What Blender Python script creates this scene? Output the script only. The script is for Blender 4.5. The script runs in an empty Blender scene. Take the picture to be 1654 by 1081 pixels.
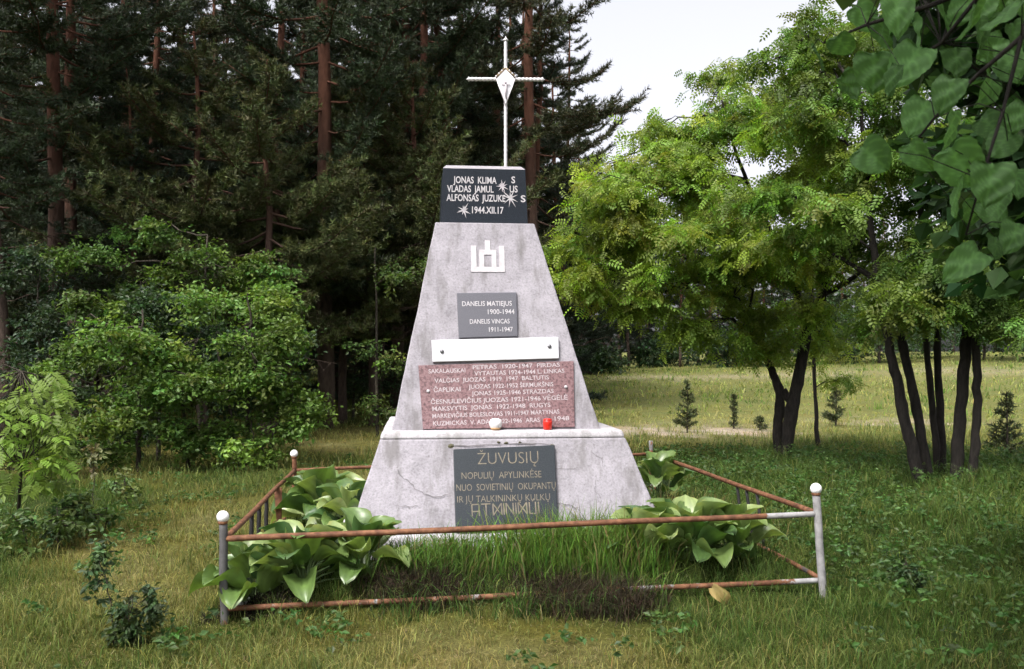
import bpy, math, random
import numpy as np
from mathutils import Vector, Matrix

# ------------------------------------------------------------------ camera, sky, sun, exposure
S = bpy.context.scene
COL = S.collection
EYE = 1.42
FPX = 1500.0                                # focal length in photograph pixels (1654 wide)
cam_d = bpy.data.cameras.new('camera'); cam = bpy.data.objects.new('camera', cam_d); COL.objects.link(cam)
cam.location = (0, 0, EYE); cam.rotation_euler = (math.radians(90), 0, 0)
cam_d.sensor_width = 36.0; cam_d.lens = FPX / 1654.0 * 36.0
cam_d.shift_y = 39.5 / 1654.0
cam_d.clip_start = 0.05; cam_d.clip_end = 3000
S.camera = cam
cam_d.dof.use_dof = True; cam_d.dof.focus_distance = 6.6; cam_d.dof.aperture_fstop = 5.6

SUN_DIR = Vector((-0.42, -0.60, 1.10)).normalized()      # towards the sun
W = bpy.data.worlds.new('World'); S.world = W; W.use_nodes = True
nt = W.node_tree; bg = nt.nodes['Background']
sky = nt.nodes.new('ShaderNodeTexSky'); sky.sky_type = 'NISHITA'; sky.sun_disc = False
sky.sun_elevation = math.asin(SUN_DIR.z); sky.sun_rotation = math.atan2(SUN_DIR.x, SUN_DIR.y)
sky.dust_density = 6.0; sky.air_density = 1.0; sky.ozone_density = 1.0
hs = nt.nodes.new('ShaderNodeHueSaturation'); hs.inputs['Saturation'].default_value = 0.16
tint = nt.nodes.new('ShaderNodeMix'); tint.data_type = 'RGBA'; tint.blend_type = 'MULTIPLY'; tint.inputs[0].default_value = 1.0
tint.inputs[7].default_value = (1.0, 0.985, 1.03, 1)
nt.links.new(sky.outputs[0], hs.inputs['Color']); nt.links.new(hs.outputs[0], tint.inputs[6])
nt.links.new(tint.outputs[2], bg.inputs['Color']); bg.inputs['Strength'].default_value = 0.15
sd = bpy.data.lights.new('sun', 'SUN'); sun = bpy.data.objects.new('sun', sd); COL.objects.link(sun)
sd.energy = 1.5; sd.angle = math.radians(10); sd.color = (1.0, 0.95, 0.87)
sun.rotation_euler = SUN_DIR.to_track_quat('Z', 'Y').to_euler()
S.view_settings.view_transform = 'Standard'; S.view_settings.look = 'None'
S.view_settings.exposure = 1.2; S.view_settings.gamma = 1.0
S.view_settings.use_curve_mapping = False
S.cycles.use_denoising = True; S.cycles.use_adaptive_sampling = True; S.cycles.adaptive_threshold = 0.03
S.cycles.max_bounces = 4; S.cycles.diffuse_bounces = 2; S.cycles.glossy_bounces = 1; S.cycles.transmission_bounces = 2

# ------------------------------------------------------------------ helpers
rng = np.random.default_rng(7)
def A(*a): return np.array(a, float)
def P(px, py, d):
    """world point seen at a photograph pixel, d metres ahead"""
    return A((px - 827) / FPX * d, d, EYE - (py - 580) / FPX * d)
def smooth(a, b, x):
    t = np.clip((x - a) / (b - a), 0, 1); return t * t * (3 - 2 * t)
_ph = np.random.default_rng(3).uniform(0, 6.28, (40, 2)); _dr = np.random.default_rng(4).normal(size=(40, 2))
_dr /= np.linalg.norm(_dr, axis=1)[:, None]
def sn(x, y, f=1.0, k=0):
    """smooth noise about -1..1"""
    s = 0
    for i in range(6):
        j = (i + k * 5) % 40; q = f * (0.7 + 0.28 * i)
        s = s + np.sin(q * (x * _dr[j, 0] + y * _dr[j, 1]) * 3 + _ph[j, 0])
    return s / 3.2

def unit(v): return v / np.maximum(np.linalg.norm(v, axis=-1, keepdims=True), 1e-9)

def mesh_data(name, V, quads=None, tris=None, col=None, smooth_shade=False):
    V = np.asarray(V, np.float32).reshape(-1, 3)
    q = np.zeros((0, 4), np.int32) if quads is None or len(quads) == 0 else np.asarray(quads, np.int32).reshape(-1, 4)
    t = np.zeros((0, 3), np.int32) if tris is None or len(tris) == 0 else np.asarray(tris, np.int32).reshape(-1, 3)
    me = bpy.data.meshes.new(name)
    me.vertices.add(len(V)); me.vertices.foreach_set('co', V.ravel())
    me.loops.add(q.size + t.size)
    me.loops.foreach_set('vertex_index', np.concatenate([q.ravel(), t.ravel()]))
    me.polygons.add(len(q) + len(t))
    me.polygons.foreach_set('loop_start', np.concatenate([np.arange(len(q)) * 4, q.size + np.arange(len(t)) * 3]).astype(np.int32))
    if col is not None:
        a = me.attributes.new('tint', 'FLOAT_COLOR', 'POINT')
        c = np.ones((len(V), 4), np.float32); c[:, :3] = col
        a.data.foreach_set('color', c.ravel())
    me.update(calc_edges=True)
    me.polygons.foreach_set('use_smooth', np.full(len(q) + len(t), bool(smooth_shade)))
    return me

def link(name, me, mat=None, parent=None, loc=None, rot=None, label=None, cat=None, group=None, kind=None):
    o = bpy.data.objects.new(name, me); COL.objects.link(o)
    if mat is not None and me is not None:
        me.materials.clear(); me.materials.append(mat)
    if parent is not None: o.parent = parent
    if loc is not None: o.location = loc
    if rot is not None: o.rotation_euler = rot
    tag(o, label, cat, group, kind)
    return o
def tag(o, label=None, cat=None, group=None, kind=None):
    if label: o['label'] = label
    if cat: o['category'] = cat
    if group: o['group'] = group
    if kind: o['kind'] = kind
def thing(name, label, cat, loc=(0, 0, 0), rz=0, group=None):
    o = bpy.data.objects.new(name, None); COL.objects.link(o); o.empty_display_size = .1
    o.location = loc; o.rotation_euler = (0, 0, rz); tag(o, label, cat, group); return o

class MB:
    """collects quads and triangles"""
    def __init__(s): s.V = []; s.Q = []; s.T = []; s.C = []; s.n = 0
    def add(s, V, Q=None, T=None, col=None):
        V = np.asarray(V, float).reshape(-1, 3)
        if Q is not None and len(Q): s.Q.append(np.asarray(Q, int).reshape(-1, 4) + s.n)
        if T is not None and len(T): s.T.append(np.asarray(T, int).reshape(-1, 3) + s.n)
        s.V.append(V); s.n += len(V)
        s.C.append(np.broadcast_to(np.asarray((1, 1, 1) if col is None else col, float), (len(V), 3)))
        return s
    def tube(s, path, rad, n=6, cap=True, col=None):
        p = np.asarray(path, float); m = len(p); r = np.broadcast_to(np.asarray(rad, float), (m,))
        t = unit(np.gradient(p, axis=0)); ref = A(0, 0, 1) if abs(t[0, 2]) < .9 else A(1, 0, 0)
        N = []; u = unit(np.cross(t[0], ref))
        for i in range(m):
            u = unit(u - t[i] * (u @ t[i])); N.append(u)
        N = np.array(N); B = np.cross(t, N); a = np.arange(n) / n * 2 * np.pi
        V = p[:, None] + r[:, None, None] * (np.cos(a)[None, :, None] * N[:, None] + np.sin(a)[None, :, None] * B[:, None])
        i, j = np.meshgrid(np.arange(m - 1), np.arange(n), indexing='ij'); k = (j + 1) % n
        Q = np.stack([i * n + j, i * n + k, (i + 1) * n + k, (i + 1) * n + j], -1).reshape(-1, 4)
        V = V.reshape(-1, 3); T = []
        if cap:
            V = np.vstack([V, p[0], p[-1]]); c0 = m * n
            for j in range(n):
                T += [(c0, (j + 1) % n, j), (c0 + 1, (m - 1) * n + j, (m - 1) * n + (j + 1) % n)]
        return s.add(V, Q, T, col)
    def box(s, lo, hi, col=None):
        x0, y0, z0 = lo; x1, y1, z1 = hi
        return s.hexa([(x0, y0, z0), (x1, y0, z0), (x1, y1, z0), (x0, y1, z0), (x0, y0, z1), (x1, y0, z1), (x1, y1, z1), (x0, y1, z1)], col)
    def hexa(s, V, col=None):
        return s.add(V, [(0, 3, 2, 1), (4, 5, 6, 7), (0, 1, 5, 4), (1, 2, 6, 5), (2, 3, 7, 6), (3, 0, 4, 7)], None, col)
    def lathe(s, prof, c=(0, 0, 0), n=16, col=None):
        pr = np.array(prof, float); a = np.arange(n) / n * 2 * np.pi; m = len(pr)
        V = np.stack([pr[:, 0, None] * np.cos(a), pr[:, 0, None] * np.sin(a), np.repeat(pr[:, 1, None], n, 1)], -1).reshape(-1, 3) + np.array(c)
        i, j = np.meshgrid(np.arange(m - 1), np.arange(n), indexing='ij'); k = (j + 1) % n
        return s.add(V, np.stack([i * n + j, i * n + k, (i + 1) * n + k, (i + 1) * n + j], -1).reshape(-1, 4), None, col)
    def mesh(s, name, color=False, sm=False):
        return mesh_data(name, np.vstack(s.V), np.vstack(s.Q) if s.Q else None, np.vstack(s.T) if s.T else None,
                         np.vstack(s.C) if color else None, sm)
def bevel(o, w, seg=2):
    b = o.modifiers.new('bevel', 'BEVEL'); b.width = w; b.segments = seg; b.limit_method = 'ANGLE'; return o

def scatter(tv, loc, X, Z, scale):
    """template verts (k,3) placed n times: X forward axis, Z approx normal"""
    X = unit(X); Y = unit(np.cross(Z, X)); Zz = np.cross(X, Y)
    sc = np.broadcast_to(np.asarray(scale, float), (len(loc),))[:, None, None]
    M = np.stack([X, Y, Zz], 1)
    return loc[:, None] + np.einsum('kc,ncd->nkd', tv, M) * sc
def rep_faces(f, k, n): return (np.asarray(f)[None] + (np.arange(n) * k)[:, None, None]).reshape(-1, np.asarray(f).shape[1])

# ------------------------------------------------------------------ materials
def new_mat(name):
    m = bpy.data.materials.new(name); m.use_nodes = True
    return m, m.node_tree, m.node_tree.nodes['Principled BSDF']
def nd(t, typ, **kw):
    n = t.nodes.new(typ)
    for k, v in kw.items(): setattr(n, k, v)
    return n
def noise_ramp(t, scale, stops, coord='Object', detail=6, rough=.6, vscale=None):
    tc = nd(t, 'ShaderNodeTexCoord'); no = nd(t, 'ShaderNodeTexNoise'); no.inputs['Scale'].default_value = scale
    no.inputs['Detail'].default_value = detail; no.inputs['Roughness'].default_value = rough
    src = tc.outputs[coord]
    if vscale:
        mp = nd(t, 'ShaderNodeMapping'); mp.inputs['Scale'].default_value = vscale; t.links.new(src, mp.inputs[0]); src = mp.outputs[0]
    t.links.new(src, no.inputs['Vector'])
    r = nd(t, 'ShaderNodeValToRGB'); t.links.new(no.outputs[0], r.inputs[0])
    e = r.color_ramp.elements
    while len(e) < len(stops): e.new(.5)
    for i, (p, c) in enumerate(stops):
        e[i].position = p; e[i].color = (c, c, c, 1) if isinstance(c, (int, float)) else (*c, 1)
    return r.outputs[0], no.outputs[0]
def mixc(t, a, b, fac, mode='MIX'):
    m = nd(t, 'ShaderNodeMix', data_type='RGBA', blend_type=mode)
    for s, v in ((0, fac), (6, a), (7, b)):
        if isinstance(v, (int, float)): m.inputs[s].default_value = v
        elif isinstance(v, tuple): m.inputs[s].default_value = (*v, 1)
        else: t.links.new(v, m.inputs[s])
    return m.outputs[2]
def bump(t, b, h, strength=.3, dist=.01):
    n = nd(t, 'ShaderNodeBump'); n.inputs['Strength'].default_value = strength; n.inputs['Distance'].default_value = dist
    t.links.new(h, n.inputs['Height']); t.links.new(n.outputs[0], b.inputs['Normal'])

def simple(name, stops, scale=8, rough=.7, bstr=.2, bdist=.004, metal=0, spec=.5, vscale=None):
    m, t, b = new_mat(name)
    c, h = noise_ramp(t, scale, stops, vscale=vscale)
    t.links.new(c, b.inputs['Base Color']); b.inputs['Roughness'].default_value = rough; b.inputs['Metallic'].default_value = metal
    b.inputs['Specular IOR Level'].default_value = spec
    bump(t, b, h, bstr, bdist); return m

def leaf_mat(name, rough=.5, transl=.35, gain=1.25, spec=.35, vein=None):
    """colour comes from the 'tint' attribute of each leaf; light passes through the blade"""
    m, t, b = new_mat(name); out = t.nodes['Material Output']
    at = nd(t, 'ShaderNodeAttribute', attribute_name='tint')
    c = at.outputs['Color']
    b.inputs['Roughness'].default_value = rough; b.inputs['Specular IOR Level'].default_value = spec
    t.links.new(c, b.inputs['Base Color'])
    tr = nd(t, 'ShaderNodeBsdfTranslucent')
    g = mixc(t, c, (gain * 1.05, gain * 1.1, gain * .6), 1.0, 'MULTIPLY'); t.links.new(g, tr.inputs['Color'])
    mx = nd(t, 'ShaderNodeMixShader'); mx.inputs[0].default_value = transl
    t.links.new(b.outputs[0], mx.inputs[1]); t.links.new(tr.outputs[0], mx.inputs[2]); t.links.new(mx.outputs[0], out.inputs['Surface'])
    return m

# concrete: pale grey render with stains and grime
def concrete(name, base, dark, grime, scale=1.0):
    m, t, b = new_mat(name)
    up = tuple(min(1, v * 1.12) for v in base)
    c1, h1 = noise_ramp(t, 1.7 * scale, [(.28, dark), (.5, base), (.78, up)], detail=12, rough=.7)
    c2, h2 = noise_ramp(t, 75 * scale, [(.25, .68), (.5, 1.0), (.78, 1.14)], detail=5)
    c3, h3 = noise_ramp(t, 13 * scale, [(.3, .80), (.55, 1.0), (.8, 1.10)], detail=8, rough=.7)
    c = mixc(t, mixc(t, c1, c2, 1.0, 'MULTIPLY'), c3, 1.0, 'MULTIPLY')
    s, _ = noise_ramp(t, 4.5 * scale, [(.50, 0), (.66, 1)], vscale=(2.2, 2.2, .16), detail=9)
    c = mixc(t, c, mixc(t, c, grime, .68), s)
    w, _ = noise_ramp(t, 3.0 * scale, [(.56, 0), (.64, 1)], detail=10, rough=.75)
    c = mixc(t, c, mixc(t, c, up, .45), w)
    pit, _ = noise_ramp(t, 38 * scale, [(.66, 0), (.74, 1)], detail=3)
    c = mixc(t, c, mixc(t, c, grime, .65), pit)
    t.links.new(c, b.inputs['Base Color']); b.inputs['Roughness'].default_value = .92; b.inputs['Specular IOR Level'].default_value = .15
    ad = nd(t, 'ShaderNodeMath', operation='ADD'); t.links.new(h2, ad.inputs[0]); t.links.new(h3, ad.inputs[1])
    bump(t, b, ad.outputs[0], .5, .006); return m
M = {}
M['concrete'] = concrete('grey_concrete', (.300, .285, .306), (.215, .204, .218), (.13, .123, .118))
M['render'] = concrete('pale_render', (.42, .405, .42), (.31, .30, .31), (.19, .185, .17))
M['granite_dark'] = simple('dark_granite', [(.35, (.010, .013, .018)), (.6, (.017, .022, .029)), (.75, (.045, .052, .06))], 220, .36, .05, .0005, spec=.2)
M['granite_slate'] = simple('slate_granite', [(.35, (.018, .023, .027)), (.6, (.028, .034, .039)), (.8, (.055, .063, .068))], 160, .4, .08, .001, spec=.3)
M['granite_grey'] = simple('grey_granite', [(.3, (.065, .065, .078)), (.55, (.085, .085, .10)), (.8, (.13, .125, .145))], 150, .55, .05, .0005)
M['granite_red'] = simple('red_granite', [(.3, (.045, .024, .026)), (.46, (.135, .07, .072)), (.58, (.21, .125, .13)), (.70, (.06, .032, .036))], 55, .45, .08, .001)
M['white_panel'] = simple('white_panel', [(.3, (.44, .445, .46)), (.6, (.53, .535, .55)), (.8, (.40, .40, .40))], 9, .55, .05, .001)
M['white_letter'] = simple('white_lettering', [(.3, (.36, .34, .35)), (.7, (.50, .48, .49))], 30, .7, .1, .001)
M['gold_letter'] = simple('faded_gold_lettering', [(.35, (.10, .085, .065)), (.65, (.19, .16, .11))], 25, .6, .1, .001)
M['pink_letter'] = simple('pale_lettering', [(.3, (.28, .24, .245)), (.7, (.46, .41, .42))], 40, .7, .1, .001)
M['crack'] = simple('dark_crack', [(.3, (.075, .07, .07)), (.7, (.16, .15, .15))], 30, 1.0, .1, .001)  # dark grey of the thin strips that draw the cracks
M['moss'] = simple('moss', [(.3, (.05, .05, .03)), (.7, (.11, .10, .05))], 30, 1.0, .4, .006)
M['bolt'] = simple('bolt_metal', [(.3, (.10, .10, .11)), (.7, (.2, .2, .2))], 30, .4, .1, .001, metal=.6)
M['cross_metal'] = simple('pale_metal', [(.3, (.50, .47, .46)), (.6, (.66, .64, .64)), (.85, (.40, .33, .28))], 18, .38, .1, .001, metal=.35)
M['shield_white'] = simple('shield_enamel', [(.3, (.66, .64, .68)), (.7, (.78, .77, .8))], 12, .4, .05, .001)
M['figure'] = simple('dull_relief', [(.3, (.38, .34, .36)), (.7, (.52, .48, .5))], 30, .5, .1, .001)
M['brass'] = simple('tarnished_brass', [(.3, (.12, .09, .05)), (.7, (.26, .2, .12))], 40, .5, .1, .001, metal=.5)
M['red_glass'] = simple('red_candle_glass', [(.3, (.50, .018, .012)), (.7, (.62, .035, .02))], 20, .25, .02, .001)
M['candle_white'] = simple('white_candle_glass', [(.3, (.62, .6, .6)), (.7, (.78, .76, .74))], 20, .3, .02, .001)
M['candle_wax'] = simple('amber_wax', [(.3, (.5, .27, .1)), (.7, (.62, .4, .2))], 20, .4, .05, .001)
M['plastic'] = simple('white_plastic', [(.3, (.55, .56, .56)), (.7, (.66, .67, .67))], 12, .4, .05, .001)
M['ball_white'] = simple('white_ball_paint', [(.3, (.60, .58, .56)), (.48, (.82, .81, .80)), (.8, (.86, .85, .84))], 30, .45, .1, .001)

def rust_paint(name):
    """rusty pipe; 'tint' red = how much old white paint is left"""
    m, t, b = new_mat(name)
    c1, h1 = noise_ramp(t, 22, [(.28, (.05, .022, .013)), (.5, (.125, .055, .028)), (.68, (.21, .10, .05)), (.85, (.075, .045, .032))], detail=8)
    p, h2 = noise_ramp(t, 9, [(.3, 0), (.7, 1)], detail=10, rough=.7)
    at = nd(t, 'ShaderNodeAttribute', attribute_name='tint'); sep = nd(t, 'ShaderNodeSeparateColor'); t.links.new(at.outputs['Color'], sep.inputs[0])
    mt = nd(t, 'ShaderNodeMath', operation='ADD'); t.links.new(p, mt.inputs[0]); t.links.new(sep.outputs[0], mt.inputs[1])
    gt = nd(t, 'ShaderNodeMapRange'); gt.inputs['From Min'].default_value = .95; gt.inputs['From Max'].default_value = 1.1; t.links.new(mt.outputs[0], gt.inputs[0])
    pc, _ = noise_ramp(t, 14, [(.3, (.16, .155, .155)), (.55, (.29, .285, .28)), (.8, (.40, .395, .39))])
    gm = mixc(t, pc, (.014, .013, .012), sep.outputs[1])
    c = mixc(t, c1, gm, gt.outputs[0]); b.inputs['Specular IOR Level'].default_value = .25
    t.links.new(c, b.inputs['Base Color']); b.inputs['Roughness'].default_value = .72
    bump(t, b, h1, .5, .003); return m
M['rust'] = rust_paint('rusty_painted_pipe')

def bark(name, lo, hi, zlo=None, zhi=None, hi2=None, scale=14):
    m, t, b = new_mat(name)
    c, h = noise_ramp(t, scale, [(.3, lo), (.7, hi)], vscale=(1, 1, .28), detail=8, rough=.7)
    if hi2:
        tc = nd(t, 'ShaderNodeTexCoord'); sp = nd(t, 'ShaderNodeSeparateXYZ'); t.links.new(tc.outputs['Object'], sp.inputs[0])
        mr = nd(t, 'ShaderNodeMapRange'); mr.inputs['From Min'].default_value = zlo; mr.inputs['From Max'].default_value = zhi; t.links.new(sp.outputs[2], mr.inputs[0])
        c2, _ = noise_ramp(t, 9, [(.3, tuple(v * .55 for v in hi2)), (.7, hi2)], vscale=(1, 1, .5))
        c = mixc(t, c, c2, mr.outputs[0])
    t.links.new(c, b.inputs['Base Color']); b.inputs['Roughness'].default_value = .95; b.inputs['Specular IOR Level'].default_value = .15
    bump(t, b, h, .8, .03); return m
M['pine_bark'] = bark('pine_bark', (.03, .022, .018), (.085, .062, .048), 3.5, 7.0, (.105, .048, .030))
M['dark_bark'] = bark('robinia_bark', (.010, .009, .008), (.038, .033, .028), scale=20)
M['bush_bark'] = bark('bush_bark', (.022, .019, .015), (.065, .056, .042), scale=20)
M['needle'] = leaf_mat('pine_needles', .6, .12, 1.1, .25)
M['robinia'] = leaf_mat('robinia_leaves', .5, .42, 1.5, .3)
M['broad'] = leaf_mat('broad_leaves', .5, .32, 1.35, .3)
M['linden'] = leaf_mat('linden_leaves', .55, .45, 1.4, .2)
M['grassblade'] = leaf_mat('grass_blades', .6, .3, 1.2, .2)
M['heather'] = leaf_mat('heather_twigs', .85, .05, 1.0, .1)

def hosta_mat():
    m, t, b = new_mat('hosta_leaf'); out = t.nodes['Material Output']
    oi = nd(t, 'ShaderNodeObjectInfo'); r = nd(t, 'ShaderNodeValToRGB'); t.links.new(oi.outputs['Random'], r.inputs[0])
    e = r.color_ramp.elements; e.new(.55)
    for i, (p, c) in enumerate([(0, (.045, .10, .03)), (.5, (.115, .19, .048)), (1, (.26, .33, .12))]): e[i].position = p; e[i].color = (*c, 1)  # random leaf greens; the pale end also holds painted glare
    at = nd(t, 'ShaderNodeAttribute', attribute_name='tint')
    n1, h = noise_ramp(t, 14, [(.35, .8), (.7, 1.15)])
    c = mixc(t, mixc(t, r.outputs[0], at.outputs['Color'], 1.0, 'MULTIPLY'), n1, 1.0, 'MULTIPLY')
    t.links.new(c, b.inputs['Base Color']); b.inputs['Roughness'].default_value = .36; b.inputs['Specular IOR Level'].default_value = .6
    tr = nd(t, 'ShaderNodeBsdfTranslucent'); t.links.new(mixc(t, c, (1.3, 1.35, .6), 1.0, 'MULTIPLY'), tr.inputs['Color'])
    mx = nd(t, 'ShaderNodeMixShader'); mx.inputs[0].default_value = .28
    t.links.new(b.outputs[0], mx.inputs[1]); t.links.new(tr.outputs[0], mx.inputs[2]); t.links.new(mx.outputs[0], out.inputs['Surface'])
    return m
M['hosta'] = hosta_mat()

# ------------------------------------------------------------------ terrain
FL, FR, BL, BR = A(-1.547, 5.0), A(1.766, 5.395), A(-1.933, 8.24), A(1.34, 8.97)      # fence corners on the ground
MON = A(-.15, 6.95); YAW = .10
def fence_mask(x, y):
    cy, sy = math.cos(.12), math.sin(.12); dx, dy = x + .09, y - 6.9
    u = dx * cy + dy * sy; v = -dx * sy + dy * cy
    return (1 - smooth(1.35, 1.9, np.abs(u))) * (1 - smooth(1.35, 1.9, np.abs(v)))
def height(x, y):
    x = np.asarray(x, float); y = np.asarray(y, float)
    h = .02 * np.clip(x, -5, 5)
    h = h + smooth(17, 55, y) * (.78 + .045 * np.clip(x - 8, 0, 22)) - .15 * smooth(9, 16, y) * smooth(0, 5, x) * (1 - smooth(20, 30, y))
    h = h + .17 * fence_mask(x, y)
    h = h + .025 * sn(x, y, .5, 1) * smooth(1, 4, y) + .012 * sn(x, y, 1.7, 2)
    return h + .12 * smooth(60, 400, y) * 20
def gauss(x, y, cx, cy, rx, ry): return np.exp(-(((x - cx) / rx) ** 2 + ((y - cy) / ry) ** 2))
def dryness(x, y):
    d = .30 + .22 * sn(x, y, .45, 3) + .14 * sn(x, y, 1.3, 4)
    d = d + .22 * gauss(x, y, .0, 4.35, 1.7, .6) + .45 * gauss(x, y, -2.7, 8.2, 1.1, 1.5) + .3 * gauss(x, y, -2.2, 5.6, .8, 1.0)
    d = d + .35 * gauss(x, y, -2.9, 15.5, 2.0, 3.0) + .35 * gauss(x, y, 3, 21, 6, 4)
    d = d - .75 * gauss(x, y, 4.3, 9.2, 2.6, 3.4) - .5 * gauss(x, y, 3.0, 5.6, 1.2, 1.4) - .3 * gauss(x, y, -4.5, 8, 1.5, 2)
    d = d - .5 * fence_mask(x, y)
    return np.clip(d, 0, 1)
def sandy(x, y):
    s = gauss(x, y, 2.7, 18.6, 1.5, 1.5) + gauss(x, y, 4.7, 19.0, .9, 1.4) + .8 * gauss(x, y, 8.8, 21, 1.6, 1.2)
    s = s + (.45 + .4 * sn(x, y, .12, 3)) * np.exp(-((y - 43 + .25 * x - 2.5 * sn(x, y, .07, 4)) / 2.6) ** 2) * smooth(3, 6, x)
    return np.clip(s + .35 * (sn(x, y, 1.6, 6) - .4) * (s > .15), 0, 1)
GREEN, MOSS, DRY, SAND = A(.032, .050, .012), A(.085, .086, .020), A(.150, .140, .058), A(.34, .29, .22)
def ground_col(x, y):
    d = dryness(x, y)[..., None]; s = sandy(x, y)[..., None]
    c = np.where(d < .5, GREEN + (MOSS - GREEN) * (d / .5), MOSS + (DRY - MOSS) * ((d - .5) / .5))
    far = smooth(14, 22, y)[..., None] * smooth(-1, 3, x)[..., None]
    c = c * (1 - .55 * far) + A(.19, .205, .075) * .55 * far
    return c + (SAND - c) * s

xs = np.concatenate([-np.geomspace(600, 14, 40), np.arange(-13.5, -5, .3), np.arange(-5, 5, .1), np.arange(5, 13.6, .3), np.geomspace(14, 600, 40)])
ys = np.concatenate([np.arange(-12, 2.4, .8), np.arange(2.4, 11, .1), np.arange(11, 26, .25), np.geomspace(26.4, 900, 60)])
gx, gy = np.meshgrid(xs, ys, indexing='ij'); nx_, ny_ = gx.shape
gv = np.stack([gx, gy, height(gx, gy)], -1).reshape(-1, 3)
ii, jj = np.meshgrid(np.arange(nx_ - 1), np.arange(ny_ - 1), indexing='ij')
gq = np.stack([ii * ny_ + jj, (ii + 1) * ny_ + jj, (ii + 1) * ny_ + jj + 1, ii * ny_ + jj + 1], -1).reshape(-1, 4)
def ground_mat():
    m, t, b = new_mat('meadow_ground')
    at = nd(t, 'ShaderNodeAttribute', attribute_name='tint')
    n1, h1 = noise_ramp(t, 7, [(.3, .55), (.5, .95), (.72, 1.35)], detail=10, rough=.75)
    n2, h2 = noise_ramp(t, 55, [(.3, .6), (.7, 1.3)], detail=5)
    c = mixc(t, mixc(t, at.outputs['Color'], n1, 1.0, 'MULTIPLY'), n2, 1.0, 'MULTIPLY')
    n3, _ = noise_ramp(t, 1.6, [(.45, 0), (.65, 1)], detail=8)
    c = mixc(t, c, mixc(t, c, (1.1, .98, .85), 1.0, 'MULTIPLY'), n3)
    t.links.new(c, b.inputs['Base Color']); b.inputs['Roughness'].default_value = 1.0; b.inputs['Specular IOR Level'].default_value = .05
    bump(t, b, h2, 1.0, .03); return m
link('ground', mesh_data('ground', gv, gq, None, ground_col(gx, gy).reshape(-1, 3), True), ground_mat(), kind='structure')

# ------------------------------------------------------------------ monument
mon = thing('memorial_monument', 'tapering grey concrete memorial with inscribed plaques and a metal cross on top', 'monument', (MON[0], MON[1], 0), YAW)
def frustum(w0, w1, z0, z1, ox0=0, ox=0, n=1):
    """four-sided frustum, side faces cut in n courses and slightly uneven"""
    V = []; Q = []; T = []
    m = MB()
    k = 14; rows = n
    ring = []
    for r in range(rows + 1):
        t = r / rows; w = (w0 + (w1 - w0) * t) / 2; z = z0 + (z1 - z0) * t; o = ox0 + (ox - ox0) * t
        pts = []
        for s in range(4):
            a = [(-1, -1), (1, -1), (1, 1), (-1, 1)][s]; bq = [(1, -1), (1, 1), (-1, 1), (-1, -1)][s]
            for i in range(k):
                f = i / k; pts.append((o + w * (a[0] + (bq[0] - a[0]) * f), w * (a[1] + (bq[1] - a[1]) * f), z))
        ring.append(pts)
    V = np.array(ring, float)
    amp = .0035
    V[..., 0] += amp * sn(V[..., 2] * 3 + V[..., 1], V[..., 0] * 2, 2.2, 2); V[..., 1] += amp * sn(V[..., 0] * 2, V[..., 2] * 3, 2.0, 3)
    K = 4 * k
    i, j = np.meshgrid(np.arange(rows), np.arange(K), indexing='ij'); jn = (j + 1) % K
    Q = np.stack([i * K + j, i * K + jn, (i + 1) * K + jn, (i + 1) * K + j], -1).reshape(-1, 4)
    V = np.vstack([V.reshape(-1, 3), [(ox0, 0, z0)], [(ox, 0, z1)]])
    T = [((rows + 1) * K, (j + 1) % K, j) for j in range(K)] + [((rows + 1) * K + 1, rows * K + j, rows * K + (j + 1) % K) for j in range(K)]
    m.add(V, Q, T); return m
Z0, Z1, Z2, Z3 = .364, .894, .945, 2.386
WB0, WB1, WO0, WO1 = 1.954, 1.632, 1.408, .704
o = link('plinth', frustum(2.24, 2.18, -.15, Z0 - .055, .025, .025, n=3).mesh('plinth'), M['render'], mon); bevel(o, .02)
o = link('pedestal', frustum(WB0 + .07, WB1, Z0 - .045, Z1, .030, .018, n=8).mesh('pedestal'), M['concrete'], mon); bevel(o, .012)
led = frustum(WB1 + .004, WB1 - .03, Z1 - .002, Z2, .018, .016, n=3)
o = link('ledge', led.mesh('ledge'), M['render'], mon); bevel(o, .022, 3)
o = link('obelisk', frustum(WO0, WO1, Z2 - .01, Z3, -.019, -.077, n=14).mesh('obelisk'), M['concrete'], mon); bevel(o, .008)

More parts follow.
